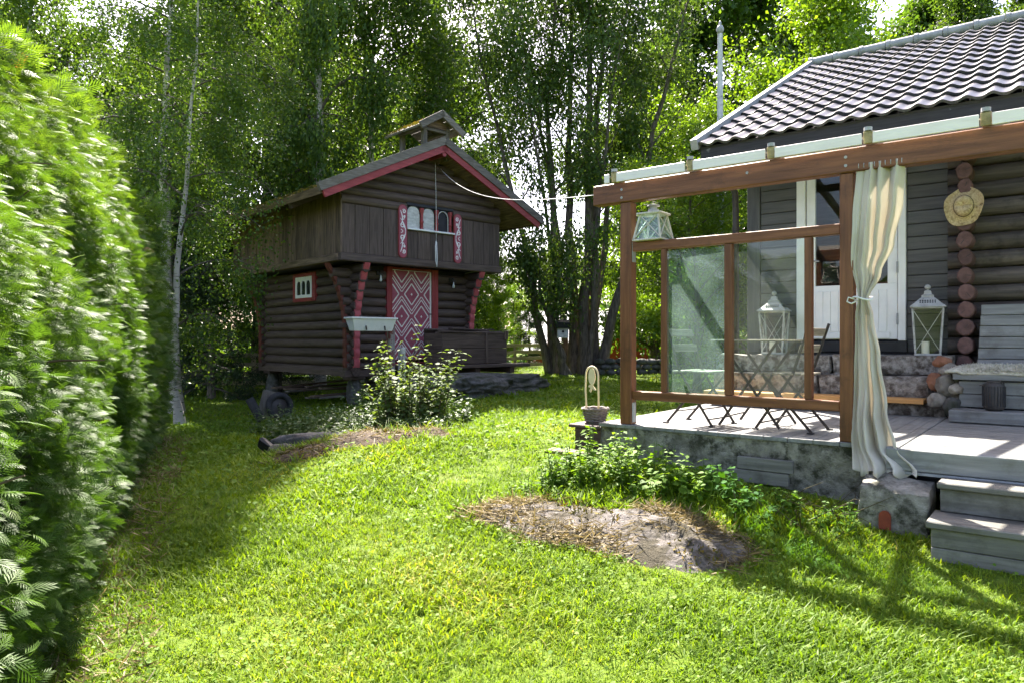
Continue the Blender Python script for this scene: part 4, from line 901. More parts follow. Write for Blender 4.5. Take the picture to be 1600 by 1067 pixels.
# rope under the gable and the cable to the terrace
rope = MB().tube([(2.02, -.10, 3.50), (2.02, -.12, 3.0), (2.025, -.13, 2.2), (2.02, -.13, 1.95)], .005, 5).tube([(2.02, -.13, 1.95), (2.00, -.135, 1.85), (2.005, -.135, 1.55), (2.03, -.135, 1.44), (2.04, -.135, 1.6), (2.03, -.13, 1.93)], .010, 6)
single('bell_rope', rope, M['cord'], 'thin rope hanging from the gable down to the red door', 'rope', SF, (2.02, -.12, 1.42), smooth=True)
p0 = SF.w((2.19, -.05, 3.42)); p1 = HF.w((-.345, 0, 2.03)); pts = []
for q in range(31): t_ = q/30; p = p0.lerp(p1, t_); p.z -= .36*(1-(2*t_-1)**2)*(1-.4*t_); pts.append(p)
single('overhead_cable', MB().tube(pts, .004, 5), M['cord'], 'thin white cable from the storehouse gable to the terrace beam', 'cable', WF, tuple(p0), smooth=True)

# ---- things in front of the storehouse
cr = Thing('timber_box', 'large dark timber box standing beside the patterned door', 'box', SF, (2.56, -.42, -.47))
for z0 in (-.465, -.165): cr.part('front_board', MB().bx(1.75, 3.38, -.71, -.675, z0, z0+.292, .006), M['dark_x']); cr.part('side_board', MB().bx(3.345, 3.38, -.672, -.12, z0, z0+.292, .006), M['dark_y']); cr.part('side_board', MB().bx(1.75, 1.785, -.672, -.12, z0, z0+.292, .006), M['dark_y'])
cr.part('back_board', MB().bx(1.75, 3.38, -.118, -.085, -.465, .22), M['dark_x']); cr.part('corner_post', MB().bx(2.80, 2.86, -.735, -.712, -.465, .13), M['dark_z'])
cr.part('side_cleat', MB().bx(3.30, 3.40, -.74, -.70, .0, .18), M['worn_z'])
for i, (x0, x1, y, z, ry) in enumerate(((1.72, 3.42, -.66, .145, .5), (1.78, 3.36, -.50, .150, -.8), (1.80, 3.2, -.36, .17, 1.5), (1.72, 3.4, -.22, .20, -.6), (2.1, 3.1, -.45, .20, 2.2))):
    cr.part('lid_plank', MB().box(((x0+x1)/2, y, z), (x1-x0, .14, .03), Matrix.Rotation(R(ry), 3, 'Y') @ Matrix.Rotation(R(ry*1.5), 3, 'Z')), M['dark_x'])
pl = Thing('plank_landing', 'dark plank landing under the timber box', 'landing', SF, (2.7, -.5, -.6))
for i, (y0, y1, x1) in enumerate(((-.98, -.76, 3.78), (-.75, -.50, 3.66), (-.49, -.24, 3.70), (-.23, .02, 3.6), (.03, .25, 3.62))): pl.part('plank', MB().bx(1.15, x1, y0, y1, -.535-.008*i, -.475-.008*(i % 2), .008, .004), M['dark_x'])
for x in (1.4, 2.4, 3.3): pl.part('bearer', MB().bx(x, x+.12, -.9, .3, -.66, -.545), M['dark_y'])
rock('granite_boulder', 'granite_dark', 'broad grey granite boulder under the plank landing', 'boulder', SF, (2.55, -1.15, -.95), (1.35, .62, .40), 4, 6, .42, 1.5, 0, .7)
rock('granite_boulder', 'granite_dark', 'dark lower boulder between the bush and the broad boulder', 'boulder', SF, (1.35, -.85, -1.0), (.7, .5, .34), 8, 4, .25, 1.3)
rl = Thing('old_railing', 'weathered railing post with flaking red paint in front of the door', 'railing', SF, (.49, -.9, -1.2))
M['flaky'] = surf('flaking red paint on grey wood', (.20, .19, .18), (.34, .32, .31), 5, DZ, .8, .5, 8, stain=(.17, .05, .045), stain_scale=6, stain_at=(.5, .56))
rl.part('post', MB().bx(.42, .53, -.95, -.85, -1.25, .34), M['flaky']); rl.part('post_cap', MB().bx(.36, .60, -.98, -.82, .342, .375), M['dark_x']); rl.part('rail', MB().bx(-.55, .42, -.93, -.87, .20, .28), M['dark_x']); rl.part('wall_strut', MB().bar((-.40, -.88, .24), (.38, .42, .22), .06, .07), M['dark_x'])
rl.part('short_post', MB().bx(.60, .70, -1.03, -.93, -1.2, -.13), M['white_old'])
pb = Thing('planter_box', 'empty white plastic planter hooked on the railing beside the door', 'planter', SF, (-.03, -1.06, .13))
o0, o1 = (-.43, .40), (-1.20, -.96); zt, zb = .36, .15; i_ = .05
outer = [(-.45, -1.20, zt), (.40, -1.20, zt), (.40, -.95, zt), (-.45, -.95, zt), (-.39, -1.15, zb), (.34, -1.15, zb), (.34, -.99, zb), (-.39, -.99, zb)]
inner = [(-.425, -1.175, zt), (.375, -1.175, zt), (.375, -.975, zt), (-.425, -.975, zt), (-.37, -1.13, zb+.03), (.32, -1.13, zb+.03), (.32, -1.01, zb+.03), (-.37, -1.01, zb+.03)]
mb = MB().add(outer+inner, [(0, 1, 5, 4), (1, 2, 6, 5), (2, 3, 7, 6), (3, 0, 4, 7), (4, 5, 6, 7), (0, 1, 9, 8), (1, 2, 10, 9), (2, 3, 11, 10), (3, 0, 8, 11), (8, 9, 13, 12), (9, 10, 14, 13), (10, 11, 15, 14), (11, 8, 12, 15), (12, 13, 14, 15)])
pb.part('trough', mb, M['plastic'])
pb.part('rim', MB().bar((-.47, -1.205, zt), (.42, -1.205, zt), .02, .03).bar((-.47, -.945, zt), (.42, -.945, zt), .02, .03).bar((-.46, -1.19, zt), (-.46, -.95, zt), .02, .028).bar((.41, -1.19, zt), (.41, -.95, zt), .02, .028), M['plastic'])
for a in (-.2, .16): pb.part('hook', MB().tube([(a, -1.215, .16), (a, -1.20, .23)], .014, 6).tube([(a+.05, -1.0, .36), (a+.05, -.96, .41), (a+.06, -.90, .41), (a+.06, -.88, .33)], .008, 6), M['steel'])
pb.part('soil', MB().bx(-.36, .31, -1.12, -1.02, zb+.03, zb+.06), M['soil'])

# ---- odds and ends at the left corner
wx, wy = -4.05, 12.55; g0 = gz(wx, wy)
wh = Thing('discarded_tyre', 'old rubber wheel leaning by the storehouse corner', 'tyre', WF, (wx, wy, g0)); wh.at = Vector((0, 0, 0))
wm = Matrix.Rotation(R(38), 3, 'Z') @ Matrix.Rotation(R(80), 3, 'X') 
def torus(R0, r0, c, m_, n=32, k=10): return [[Vector(c) + m_ @ Vector(((R0+r0*math.cos(b*2*math.pi/k))*math.cos(a*2*math.pi/n), (R0+r0*math.cos(b*2*math.pi/k))*math.sin(a*2*math.pi/n), r0*1.1*math.sin(b*2*math.pi/k))) for b in range(k+1)] for a in range(n+1)]
wh.part('tyre', MB().grid(torus(.19, .055, (0, 0, .245), wm)), M['rubber'], None, True, False)
wh.part('rim', MB().lathe([(.145, -.04), (.14, -.01), (.10, .0), (.045, .01), (.04, .05), (.01, .052)], (0, 0, .245), 24, wm), M['steel'], None, 'auto')
single('black_pipe', MB().tube([(-4.50, 12.35, g0+.38), (-4.28, 12.30, g0+.02)], .075, 14), M['rubber'], 'black plastic pipe leaning to the left of the old wheel', 'pipe', WF, (-4.35, 12.3, g0), smooth='auto')
single('grey_board', MB().box((-4.27, 12.62, g0+.25), (.30, .03, .50), Matrix.Rotation(R(20), 3, 'Z') @ Matrix.Rotation(R(14), 3, 'Y')), M['grey_z'], 'grey board standing between the black pipe and the old wheel', 'board', WF, (-4.27, 12.62, g0))
for i in range(9):
    y_ = .9+i*.33+random.uniform(-.1, .1); z_ = -1.12+.05*(i % 3)+random.uniform(0, .05)
    single('stored_plank', MB().box((1.1+random.uniform(-.1, .5), y_, z_), (random.uniform(1.8, 2.6), .16, .035), Matrix.Rotation(R(random.uniform(-12, 12)), 3, 'Z') @ Matrix.Rotation(R(random.uniform(-3, 3)), 3, 'Y')), M['worn_x' if i % 3 else 'grey_x'], 'old plank stored on the ground under the storehouse', 'plank', SF, (1.1, y_, z_), group='planks under the storehouse')
single('dark_stump', MB().box((-2.62, 7.75, gz(-2.62, 7.75)+.07), (.26, .07, .12), Matrix.Rotation(R(-25), 3, 'Z') @ Matrix.Rotation(R(28), 3, 'Y'), .015, .014), M['black'], 'small dark wood chunk sticking out of the grass', 'wood', WF, (-2.62, 7.75, gz(-2.62, 7.75)))
rock('flat_stone', 'granite_dark', 'long flat grey stone edging the shaded weeds', 'stone', WF, (-2.0, 8.05, gz(-2.0, 8.05)), (.62, .17, .16), 31, 4, .18, 1.4, R(14), .4)
rock('flat_stone', 'granite_dark', 'small grey stone between the flat stone and the wood chunk', 'stone', WF, (-2.45, 7.72, gz(-2.45, 7.72)-.02), (.2, .12, .10), 33, 3, .2, 1.4)

# ================================================================ BACKGROUND THINGS
def fence(label, pts, hgt=1.0, rails=4):
    f = Thing('rail_fence', label, 'fence', WF, (pts[0][0], pts[0][1], gz(*pts[0])))
    for (x0, y0), (x1, y1) in zip(pts, pts[1:]):
        L = math.hypot(x1-x0, y1-y0); n = max(1, round(L/2.1))
        for i in range(n+1):
            x, y = x0+(x1-x0)*i/n, y0+(y1-y0)*i/n; g = gz(x, y); f.part('post', MB().bx(x-.055, x+.055, y-.055, y+.055, g-.2, g+hgt, .01), M['fence_z'])
        for i in range(n):
            a = Vector((x0+(x1-x0)*i/n, y0+(y1-y0)*i/n, 0)); b = Vector((x0+(x1-x0)*(i+1)/n, y0+(y1-y0)*(i+1)/n, 0))
            off = Vector((b.y-a.y, a.x-b.x, 0)).normalized()*.075
            for r_ in range(rails):
                zz = .14+r_*(hgt-.2)/(rails-1)
                f.part('rail', MB().bar((a.x+off.x, a.y+off.y, gz(a.x, a.y)+zz), (b.x+off.x, b.y+off.y, gz(b.x, b.y)+zz+random.uniform(-.02, .02)), .035, .11), M['fence_x'])
fence('pale wooden rail fence behind the timber box and the big tree', [(-4.0, 24.2), (2.15, 25.2)], .85)
fence('wooden rail fence seen left of the storehouse behind the spruce', [(-17, 19.0), (-5.5, 21.0)], 1.0)
bu = Thing('hanging_bucket', 'small dark bucket hanging on the rail fence beside the big tree', 'bucket', WF, (1.36, 24.92, gz(1.36, 25)+.55)); bu.at = Vector((0, 0, 0))
bu.part('bucket', MB().lathe([(.09, 0), (.13, .26), (.14, .27), (.12, .26), (.085, .02)], n=16), M['steel'], None, 'auto'); bu.part('handle', MB().tube([(.13*math.cos(t), 0, .26+.14*math.sin(t)) for t in [q*math.pi/8 for q in range(9)]], .006, 5), M['steel'])
sw = Thing('stone_wall', 'low dry stone wall right of the big tree', 'stone wall', WF, (3.4, 20.2, gz(3.4, 20.2)))
for r_ in range(3):
    for i in range(12):
        x = 2.45+i*.30+(.15 if r_ % 2 else 0)+random.uniform(-.03, .03); y = 20.2+.12*(x-3)+random.uniform(-.03, .03)
        sw.part('stone', rock_mesh(MB(), (x, y, gz(x, y)+.08+r_*.15), (.17*random.uniform(.85, 1.1), .16, .095), i+r_*13, 2, .2, 1.4), M['granite_dark'], None, True)
bh = Thing('birdhouse', 'small birdhouse with a dark roof on the slanting trunk of the big tree', 'birdhouse', WF, (1.39, 19.75, 1.55)); bh.at = Vector((0, 0, 0))
bh.part('box', MB().bx(-.15, .15, -.12, .12, 0, .34), M['white_old']); bh.part('roof', MB().box((-.01, -.04, .38), (.40, .36, .16), Matrix.Rotation(R(14), 3, 'X')), M['black']); bh.part('entrance_hole', MB().tube([(.0, -.119, .17), (.0, -.128, .17)], .035, 12), M['black'])
bh.part('mount', MB().bx(-.03, .03, .12, .4, .05, .3), M['dark_y'])
fp = Thing('flagpole', 'weathered white pole with a small finial behind the house roof', 'pole', WF, (4.19, 14.5, .4)); fp.at = Vector((0, 0, 0))
fp.part('pole', MB().tube([(0, 0, 0), (0, 0, 4), (0, 0, 7.25)], [.075, .07, .05], 12), M['pole'], None, 'auto'); fp.part('finial', MB().lathe([(.02, 7.25), (.06, 7.28), (.08, 7.34), (.05, 7.41), (.02, 7.44), (.03, 7.47), (.008, 7.52)], n=12), M['zinc'], None, True)
def barn(label, c, w, dpt, zb, ze, zr, rz, gable):
    b = Thing('red_barn', label, 'barn', WF, (c[0], c[1], zb), None, rz); b.at = Vector((0, 0, zb))
    b.part('wall', MB().bx(-w/2, w/2, 0, dpt, zb, ze, .01), M['barnred'])
    if not gable:
        b.part('roof', MB().add([(-w/2-.5, -.5, ze-.15), (w/2+.5, -.5, ze-.15), (w/2+.5, dpt/2, zr), (-w/2-.5, dpt/2, zr), (w/2+.5, dpt+.5, ze-.15), (-w/2-.5, dpt+.5, ze-.15), (-w/2-.5, -.5, ze-.3), (w/2+.5, -.5, ze-.3), (w/2+.5, dpt/2, zr-.15), (-w/2-.5, dpt/2, zr-.15), (w/2+.5, dpt+.5, ze-.3), (-w/2-.5, dpt+.5, ze-.3)],
            [(0, 1, 2, 3), (3, 2, 4, 5), (6, 7, 8, 9), (9, 8, 10, 11), (0, 1, 7, 6), (4, 5, 11, 10), (0, 3, 9, 6), (3, 5, 11, 9), (1, 2, 8, 7), (2, 4, 10, 8)]), M['barnroof'])
    else:
        b.part('gable', MB().prism([(-w/2, ze), (w/2, ze), (0, zr-.2)], lambda p, t: (p[0], t, p[1]), 0, dpt), M['barnred'])
        s = (zr-ze)/(w/2); e = w/2+.5
        b.part('roof', MB().add([(-e, -.5, zr-s*e), (0, -.5, zr), (e, -.5, zr-s*e), (-e, dpt+.5, zr-s*e), (0, dpt+.5, zr), (e, dpt+.5, zr-s*e), (-e, -.5, zr-s*e-.25), (0, -.5, zr-.25), (e, -.5, zr-s*e-.25), (-e, dpt+.5, zr-s*e-.25), (0, dpt+.5, zr-.25), (e, dpt+.5, zr-s*e-.25)],
            [(0, 1, 4, 3), (1, 2, 5, 4), (6, 7, 10, 9), (7, 8, 11, 10), (0, 1, 7, 6), (1, 2, 8, 7), (3, 4, 10, 9), (4, 5, 11, 10), (0, 3, 9, 6), (2, 5, 11, 8)]), M['barnroof'])
    for x in (-w*.22, w*.22):
        wd = b.part('window', MB().bx(x-.45, x+.45, -.05, .02, zb+.9, zb+1.9), M['white']); b.part('pane', MB().bx(x-.35, x-.03, -.06, -.052, zb+1.0, zb+1.8).bx(x+.03, x+.35, -.06, -.052, zb+1.0, zb+1.8), M['black'], wd)
barn('low red barn with a pale grey roof behind the fence', (3.6, 45), 5.0, 6, -1.7, .95, 3.4, 0, False)
barn('red gabled barn with pale roof edges to the right of the big tree', (8.4, 43), 6.4, 9, -1.7, 1.1, 3.9, R(-8), True)

# ================================================================ TREES
M['limb'] = surf('limb bark', (.04, .032, .026), (.10, .085, .07), 8, rough=.85, bump=.3)
LEAF = np.array([(0, 0, 0), (.30, .42, .07), (0, 1, 0), (-.30, .42, .07)]); LEAF_F = np.array([[0, 1, 2, 3]])
NARROW = np.array([(0, 0, 0), (.16, .4, .04), (0, 1, 0), (-.16, .4, .04)])
def path_at(pts, t):
    k = t*(len(pts)-1); i = min(int(k), len(pts)-2); return pts[i].lerp(pts[i+1], k-i)
def grow(name, seed, stems, f0, n_limb, crown_r, prof, elev, droop, n_leaf, leaf, leafmat, barkmat, hang=0., spread=.22, tmpl=LEAF, sub=6, limb_r=.42, upb=.6):
    """stems: list of (points, base radius). Returns (trunk mesh, crown mesh)"""
    rd = random.Random(seed); rg = np.random.default_rng(seed); wood = MB(); anchors = []; wts = []; trunk_f = []
    for si, (pts, r0) in enumerate(stems):
        pts = [Vector(p) for p in pts]; H = pts[-1].z-pts[0].z
        fine = [path_at(pts, q/14)+Vector((rd.uniform(-1, 1), rd.uniform(-1, 1), 0))*r0*.35*(0 if q < 2 else 1) for q in range(15)]
        rad = [max(.012, r0*(1-.93*(q/14)**.85)*(1.35 if q == 0 else 1)) for q in range(15)]
        i0 = len(wood.f); wood.tube(fine, rad, 10, False); trunk_f += range(i0, len(wood.f))
        for i in range(n_limb):
            f = f0+(1-f0)*((i+.5)/n_limb)**.92; p = path_at(fine, f); az = i*2.39996+rd.uniform(-.5, .5)+si*1.3
            L = crown_r*prof((f-f0)/(1-f0))*rd.uniform(.75, 1.15); el = R(elev(f)+rd.uniform(-12, 12))
            d = Vector((math.cos(az)*math.cos(el), math.sin(az)*math.cos(el), math.sin(el))); lp = [p]
            for q in range(6):
                d = (d+Vector((rd.uniform(-.16, .16), rd.uniform(-.16, .16), rd.uniform(-.10, .10)-droop*(q+1)/6))).normalized(); lp.append(lp[-1]+d*L/6)
            rl_ = max(.010, r0*(1-.9*f)*limb_r); wood.tube(lp, [rl_*(1-.8*q/6) for q in range(7)], 6, False)
            for q in range(8): anchors.append(path_at(lp, .35+.65*q/7)); wts.append(.6)
            for s in range(sub):
                t = .25+.75*(s+rd.random())/sub; b = path_at(lp, t); ax = Vector((rd.gauss(0, 1), rd.gauss(0, 1), rd.gauss(0, .5)+.15)).normalized()
                dd = (d*.6+ax).normalized(); l2 = L*rd.uniform(.22, .45); sp = [b]
                for q in range(3): dd = (dd+Vector((rd.uniform(-.2, .2), rd.uniform(-.2, .2), -droop*.8*(q+1)/3))).normalized(); sp.append(sp[-1]+dd*l2/3)
                wood.tube(sp, [rl_*.32, rl_*.24, rl_*.16, .004], 4, False)
                for q in range(5): anchors.append(path_at(sp, .2+.8*q/4)); wts.append(1.)
    A = np.array(anchors); w = np.array(wts)
    # light and dark clumps: anchors get uneven leaf counts
    cl = np.array([noise.noise(Vector(a)*.9+Vector((seed, 0, 0))) for a in A]); w = w*np.clip(.65+1.5*cl, .08, 2.)
    idx = rg.choice(len(A), n_leaf, p=w/w.sum()); pos = A[idx]+rg.normal(size=(n_leaf, 3))*spread*np.array([1, 1, .75])
    if hang: pos[:, 2] -= rg.exponential(hang, n_leaf)
    c0 = A.mean(0); out = unit(pos-c0)
    d = unit(rg.normal(size=(n_leaf, 3))*.8+out*.35+np.array([0, 0, -.45])); up_ = unit(rg.normal(size=(n_leaf, 3))*.75+np.array([0, 0, upb]))
    V, F, rr = scatter(tmpl, LEAF_F, pos, frames(d, rg, up_), rg.uniform(.65, 1.25, n_leaf)*leaf, np.clip(rg.normal(.45, .2, n_leaf)+.15*cl[idx], 0, 1))
    tm = bpy.data.meshes.new(name+'_trunk'); tm.from_pydata(wood.v, [], wood.f); tm.polygons.foreach_set('use_smooth', [True]*len(tm.polygons)); tm.materials.append(M[barkmat]); tm.materials.append(M['limb'])
    mi = np.ones(len(tm.polygons), dtype=np.int32); mi[trunk_f] = 0; tm.polygons.foreach_set('material_index', mi); tm.update()
    return tm, np_mesh(name+'_crown', V, F, M[leafmat], rr)
def plant_tree(name, label, meshes, x, y, s=1., rz=0., group=None, cat='tree', sz=None):
    e = bpy.data.objects.new(name, None); COL.objects.link(e); e.location = (x, y, gz(x, y)-.05); e.rotation_euler = (0, 0, rz); e.scale = (s, s, sz or s)
    props(e, label, cat, group); link('trunk', meshes[0], e); link('crown', meshes[1], e); return e
straight = lambda H, r, lx=0, ly=0, w=.15, sd=1: [([(0, 0, 0)]+[(lx*q/6+w*math.sin(q*1.7+sd)*(q/6), ly*q/6+w*math.cos(q*1.3+sd)*(q/6), H*q/6) for q in range(1, 7)], r)]
egg = lambda t: math.sin(math.pi*(t*.82+.16))**.7
cone = lambda t: 1-.88*t
bell = lambda t: (.65+.35*math.sin(math.pi*t*.9))*(1-.75*t**3)
birch_n1 = grow('near_birch', 3, [([(0, 0, 0), (-.05, 0, 1.5), (-.28, 0, 4.4), (-.20, 0, 6.2), (-.10, 0, 8), (0, 0, 12)], .15)], .33, 28, 2.6, bell, lambda f: 42-15*f, .35, 48000, .064, 'birchleaf', 'birch', .30, .12)
birch_n2 = grow('slim_birch', 4, [([(0, 0, 0), (-.12, 0, .9), (-.05, 0, 2.4), (.10, 0, 4.4), (.26, 0, 6.3), (.4, 0, 10.5)], .085)], .28, 22, 1.7, bell, lambda f: 45-15*f, .4, 30000, .062, 'birchleaf', 'birch', .35, .12)
birch_b = grow('birch', 5, straight(13, .15, .3, 0, .2, 2), .16, 34, 2.7, bell, lambda f: 50-20*f, .4, 44000, .108, 'birchleaf', 'birch', .45, .17)
broad_a = grow('broadleaf', 6, straight(13, .22, .2, .2, .2, 3), .10, 34, 3.6, egg, lambda f: 40+10*f, .12, 48000, .175, 'broad', 'bark', 0, .26)
broad_b = grow('broadleaf_b', 16, straight(11, .2, -.3, .2, .25, 5), .06, 32, 3.3, egg, lambda f: 32+20*f, .10, 46000, .165, 'birchleaf', 'bark', .1, .25)
light_a = grow('light_tree', 8, straight(8, .14, .2, 0, .2, 1), .08, 30, 2.7, egg, lambda f: 40+10*f, .12, 36000, .10, 'light', 'bark', .05, .22)
spruce = grow('spruce', 9, straight(7, .10, 0, 0, .03, 1), .04, 60, 1.75, cone, lambda f: -4-6*(1-f), .10, 42000, .085, 'needle', 'bark', .05, .07, NARROW, 8, .35)
# the big many-stemmed willow
rd = random.Random(5); stems = []
for i, (bx_, by_, tx, ty, h, r) in enumerate(((-.50, 0, -.55, -.3, 11, .16), (.15, .1, -.1, .4, 12, .17), (.45, -.15, .7, -.5, 12, .19), (.72, .1, 1.3, .3, 11.5, .17), (.85, -.1, 3.8, -.6, 10, .16), (-.55, -.1, -3.2, -.6, 10, .12), (.0, .45, -1.8, 1.4, 10.5, .12), (.75, .4, 2.4, 1.3, 10.5, .13), (-.40, -.25, -1.6, -1.7, 9.0, .08), (.5, -.3, 1.6, -1.6, 9.5, .10))):
    pts = [(bx_, by_, 0)]
    for q in range(1, 8):
        t = q/7; k = t**1.5 if i not in (4, 5) else t**1.05; pts.append((bx_+(tx-bx_)*k+rd.uniform(-.1, .1), by_+(ty-by_)*k+rd.uniform(-.1, .1), h*t))
    stems.append((pts, r))
stems.append(([(-.15, -.6, 0), (-.35, -.8, .7), (-.75, -1.0, 1.6), (-1.1, -1.1, 2.6)], .15))
willow = grow('willow', 12, stems, .36, 15, 2.2, egg, lambda f: 48+8*f, .06, 92000, .098, 'willow', 'bark', .06, .22, sub=6, limb_r=.34)
plant_tree('willow_tree', 'big many stemmed willow with a spreading crown behind the storehouse', willow, 1.65, 20.8, 1.0, 0, None, 'tree', 1.22)
plant_tree('birch_tree', 'thick white birch standing behind the end of the hedge', birch_n1, -6.55, 14.0)
plant_tree('birch_tree', 'slim leaning birch in front of the small spruce', birch_n2, -5.62, 12.2)
plant_tree('birch_tree', 'tallest birch behind the middle of the storehouse roof', birch_b, -5.6, 21.0, 1.0, 2.0, 'birches behind the storehouse', 'tree', 1.68)
GB = 'birches behind the storehouse'
for i, (x, y, s, rz, lab) in enumerate(((-4.4, 22.0, 1.15, 1, 'birch rising behind the storehouse roof left of the turret'), (-9.0, 21.0, 1.15, 2.2, 'birch between the two near birches and the storehouse roof'), (-12.5, 19.0, 1., 3.4, 'birch whose crown shows above the hedge'), (-2.6, 25.5, 1.3, 4.6, 'birch rising right behind the bell turret'),
        (14.2, 23.0, 1.0, .4, 'left birch above the house ridge'), (17.5, 23.5, 1.05, 1.7, 'right birch above the house ridge'), (-7.4, 27., 1.1, 5.1, 'birch far behind the storehouse eave'))):
    plant_tree('birch_tree', lab, birch_b, x, y, s, rz, GB)
for i, (x, y, s, k) in enumerate(((-26, 27, 1.1, 0), (-21, 26, 1.0, 1), (-17.5, 24, .95, 0), (-14.5, 29, 1.2, 1), (-10.5, 30, 1.25, 0), (-6.5, 31, 1.25, 1), (-4.0, 33, 1.15, 0), (6.5, 33, 1.35, 1), (9.5, 31, 1.4, 0), (13.5, 31.5, 1.4, 1), (18, 31, 1.2, 0), (23, 30, 1.15, 1), (28, 29, 1.2, 0), (-13.5, 17.5, .72, 1), (-13.2, 14.2, .62, 0), (-18, 33, 1.2, 1), (-9, 38, 1.2, 0), (-5.5, 41, 1.25, 1), (9, 38, 1.3, 1), (15, 39, 1.35, 0), (21, 38, 1.3, 1))):
    plant_tree('broadleaf_tree', 'leafy tree in the dense wood behind the garden', (broad_a, broad_b)[k], x, y, s, i*1.37, 'trees of the dense wood behind the garden')
for x, y, s, rz, lab in ((8.4, 19.5, 1.25, .3, 'sunlit light green tree behind the house roof'), (5.2, 22.5, 1.0, 1.7, 'light green tree between the willow and the pole'), (3.5, 13.6, .60, 2.2, 'small bright green tree seen behind the glass and the house corner'), (-.5, 27.5, .5, 3.1, 'bright green bush behind the rail fence'), (-8.6, 24, .62, 5.0, 'bright green bush behind the rail fence left of the storehouse'), (12.5, 20.5, 1.0, 2.9, 'light green tree low behind the house ridge'),(7.0, 30, .5, .9, 'bright bush right of the willow trunk'),(-12.5, 25.5, .7, 2.4, 'bright bush beyond the spruces')):
    plant_tree('light_green_tree', lab, light_a, x, y, s, rz, 'light green trees')
for x, y, s, rz, lab in ((-7.1, 17.0, .88, 0, 'dark spruce right behind the slim birch'), (-8.6, 18.2, 1.05, 1.5, 'dark spruce behind the thick birch'), (-6.0, 18.6, .6, 2.6, 'small dark spruce nearest to the storehouse'), (-1.2, 34, .9, 1.0, 'far spruce in the gap right of the storehouse'), (.9, 38, 1.0, 2.0, 'far spruce beside the barn')):
    plant_tree('spruce_tree', lab, spruce, x, y, s, rz, 'spruces')
# far wood closing the view
rg = np.random.default_rng(77); n = 30000; ang = rg.uniform(-1.1, 1.1, n); rad = rg.uniform(58, 75, n); x = np.sin(ang)*rad; y = np.cos(ang)*rad
top = 7.5+2.5*np.sin(ang*9+1)+1.6*np.sin(ang*23)+1.0*np.sin(ang*51); z = -2+rg.beta(1.6, 1.2, n)*top
V, F, rr = scatter(LEAF, LEAF_F, np.stack([x, y, z], 1), frames(unit(rg.normal(size=(n, 3))), rg), rg.uniform(.5, .95, n), rg.random(n))
props(link('far_wood', np_mesh('far_wood', V, F, M['broad'], rr)), 'far off wood closing the view between the trunks', 'wood', kind='stuff')

# ================================================================ HEDGE
HP0 = np.array([-2.02, 3.25]); HD_ = unit(np.array([-.391, .92])); HN = np.array([HD_[1], -HD_[0]])
def hedge_h(t): return 2.66+.72*np.clip((t+.3)/4, 0, 1)+.10*np.sin(t*2.3)+.07*np.sin(t*5.1+1)
def hedge_off(t, f):
    base = -.04-.46*np.clip(f, 0, 1)**3.0 + .10*np.sin(np.pi*np.clip(f, 0, 1)) - .10*(1-np.clip(f*5, 0, 1))
    lump = .055*np.sin(t*3.1+f*5)+.055*np.sin(t*5.7-f*9+1)+.05*np.sin(t*9+f*15)+.04*np.sin(t*17-f*23)
    return base+lump*(1-.3*f)
T0, T1 = -1.8, 8.1
def spray():
    vs, fs = [], []
    def rh(p0, p1, w):
        p0, p1 = np.array(p0), np.array(p1); d = p1-p0; m_ = p0+d*.55; nn = np.array([-d[1], d[0]]); nn = nn/np.linalg.norm(nn)*w/2; b = len(vs)
        for p in (p0, m_+nn, p1, m_-nn): vs.append((p[0], p[1], -.28*p[1]**2-.35*p[0]**2))
        fs.append((b, b+1, b+2, b+3))
    rh((0, 0), (0, 1), .05)
    for i in range(6):
        y = .08+.145*i; L = .60*(1-.10*i)
        for s in (-1, 1):
            yy = y+(.05 if s > 0 else 0); a = R(44-3*i); rh((0, yy), (s*L*math.sin(a), yy+L*math.cos(a)), .058)
            if i < 1: rh((s*L*.4*math.sin(a), yy+L*.4*math.cos(a)), (s*(L*.4*math.sin(a)+.16), yy+L*.4*math.cos(a)+.13), .045)
    return np.array(vs), np.array(fs)
sv, sf_ = spray()
rg = np.random.default_rng(41); n = 40500
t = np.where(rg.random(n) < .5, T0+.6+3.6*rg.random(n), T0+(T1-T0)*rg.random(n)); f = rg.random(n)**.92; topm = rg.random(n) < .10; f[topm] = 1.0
h = f*hedge_h(t); dep = rg.exponential(.085, n)-.05*(rg.random(n) < .1); dep = np.minimum(dep, .3)
off = hedge_off(t, f)-dep; off[topm] = -.40-rg.random(topm.sum())*.5
endm = rg.random(n) < .06; t[endm] = T1-.1+.25*rg.random(endm.sum()); off[endm] = -rg.random(endm.sum())*.9
xy = HP0+t[:, None]*HD_+off[:, None]*HN; pos = np.column_stack([xy, ground(xy[:, 0], xy[:, 1])+h+.03]); pos[topm, 2] += rg.uniform(-.1, .12, topm.sum())
outw = np.column_stack([np.tile(HN, (n, 1)), np.zeros(n)]); alongw = np.append(HD_, 0)
d = outw*.75+rg.normal(size=(n, 3))*.48+np.array([0, 0, .12])+alongw*rg.normal(-.15, .35, n)[:, None]; d[topm] += np.array([0, 0, .9]); d[endm] += alongw*.8
rolls = unit(rg.normal(size=(n, 3))*.55+np.array([0, 0, .75])+outw*.35)
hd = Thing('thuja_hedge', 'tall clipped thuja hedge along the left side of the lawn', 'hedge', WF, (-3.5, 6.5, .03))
V, F, rr = scatter(sv, sf_, pos, frames(unit(d), rg, rolls), rg.uniform(.042, .092, n)*np.clip(.9+.12*(t+1), .9, 1.8)*np.where(topm, 1.5, 1), np.clip(.12+.55*np.clip(f, 0, 1)**1.5*rg.uniform(.5, 1.2, n)+rg.normal(.12, .12, n), 0, .92)+.08*(rg.random(n) < .008))  # tone also rises with height: the sunlit yellow top is put into the colour
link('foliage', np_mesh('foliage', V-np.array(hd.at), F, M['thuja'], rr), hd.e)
rows = []
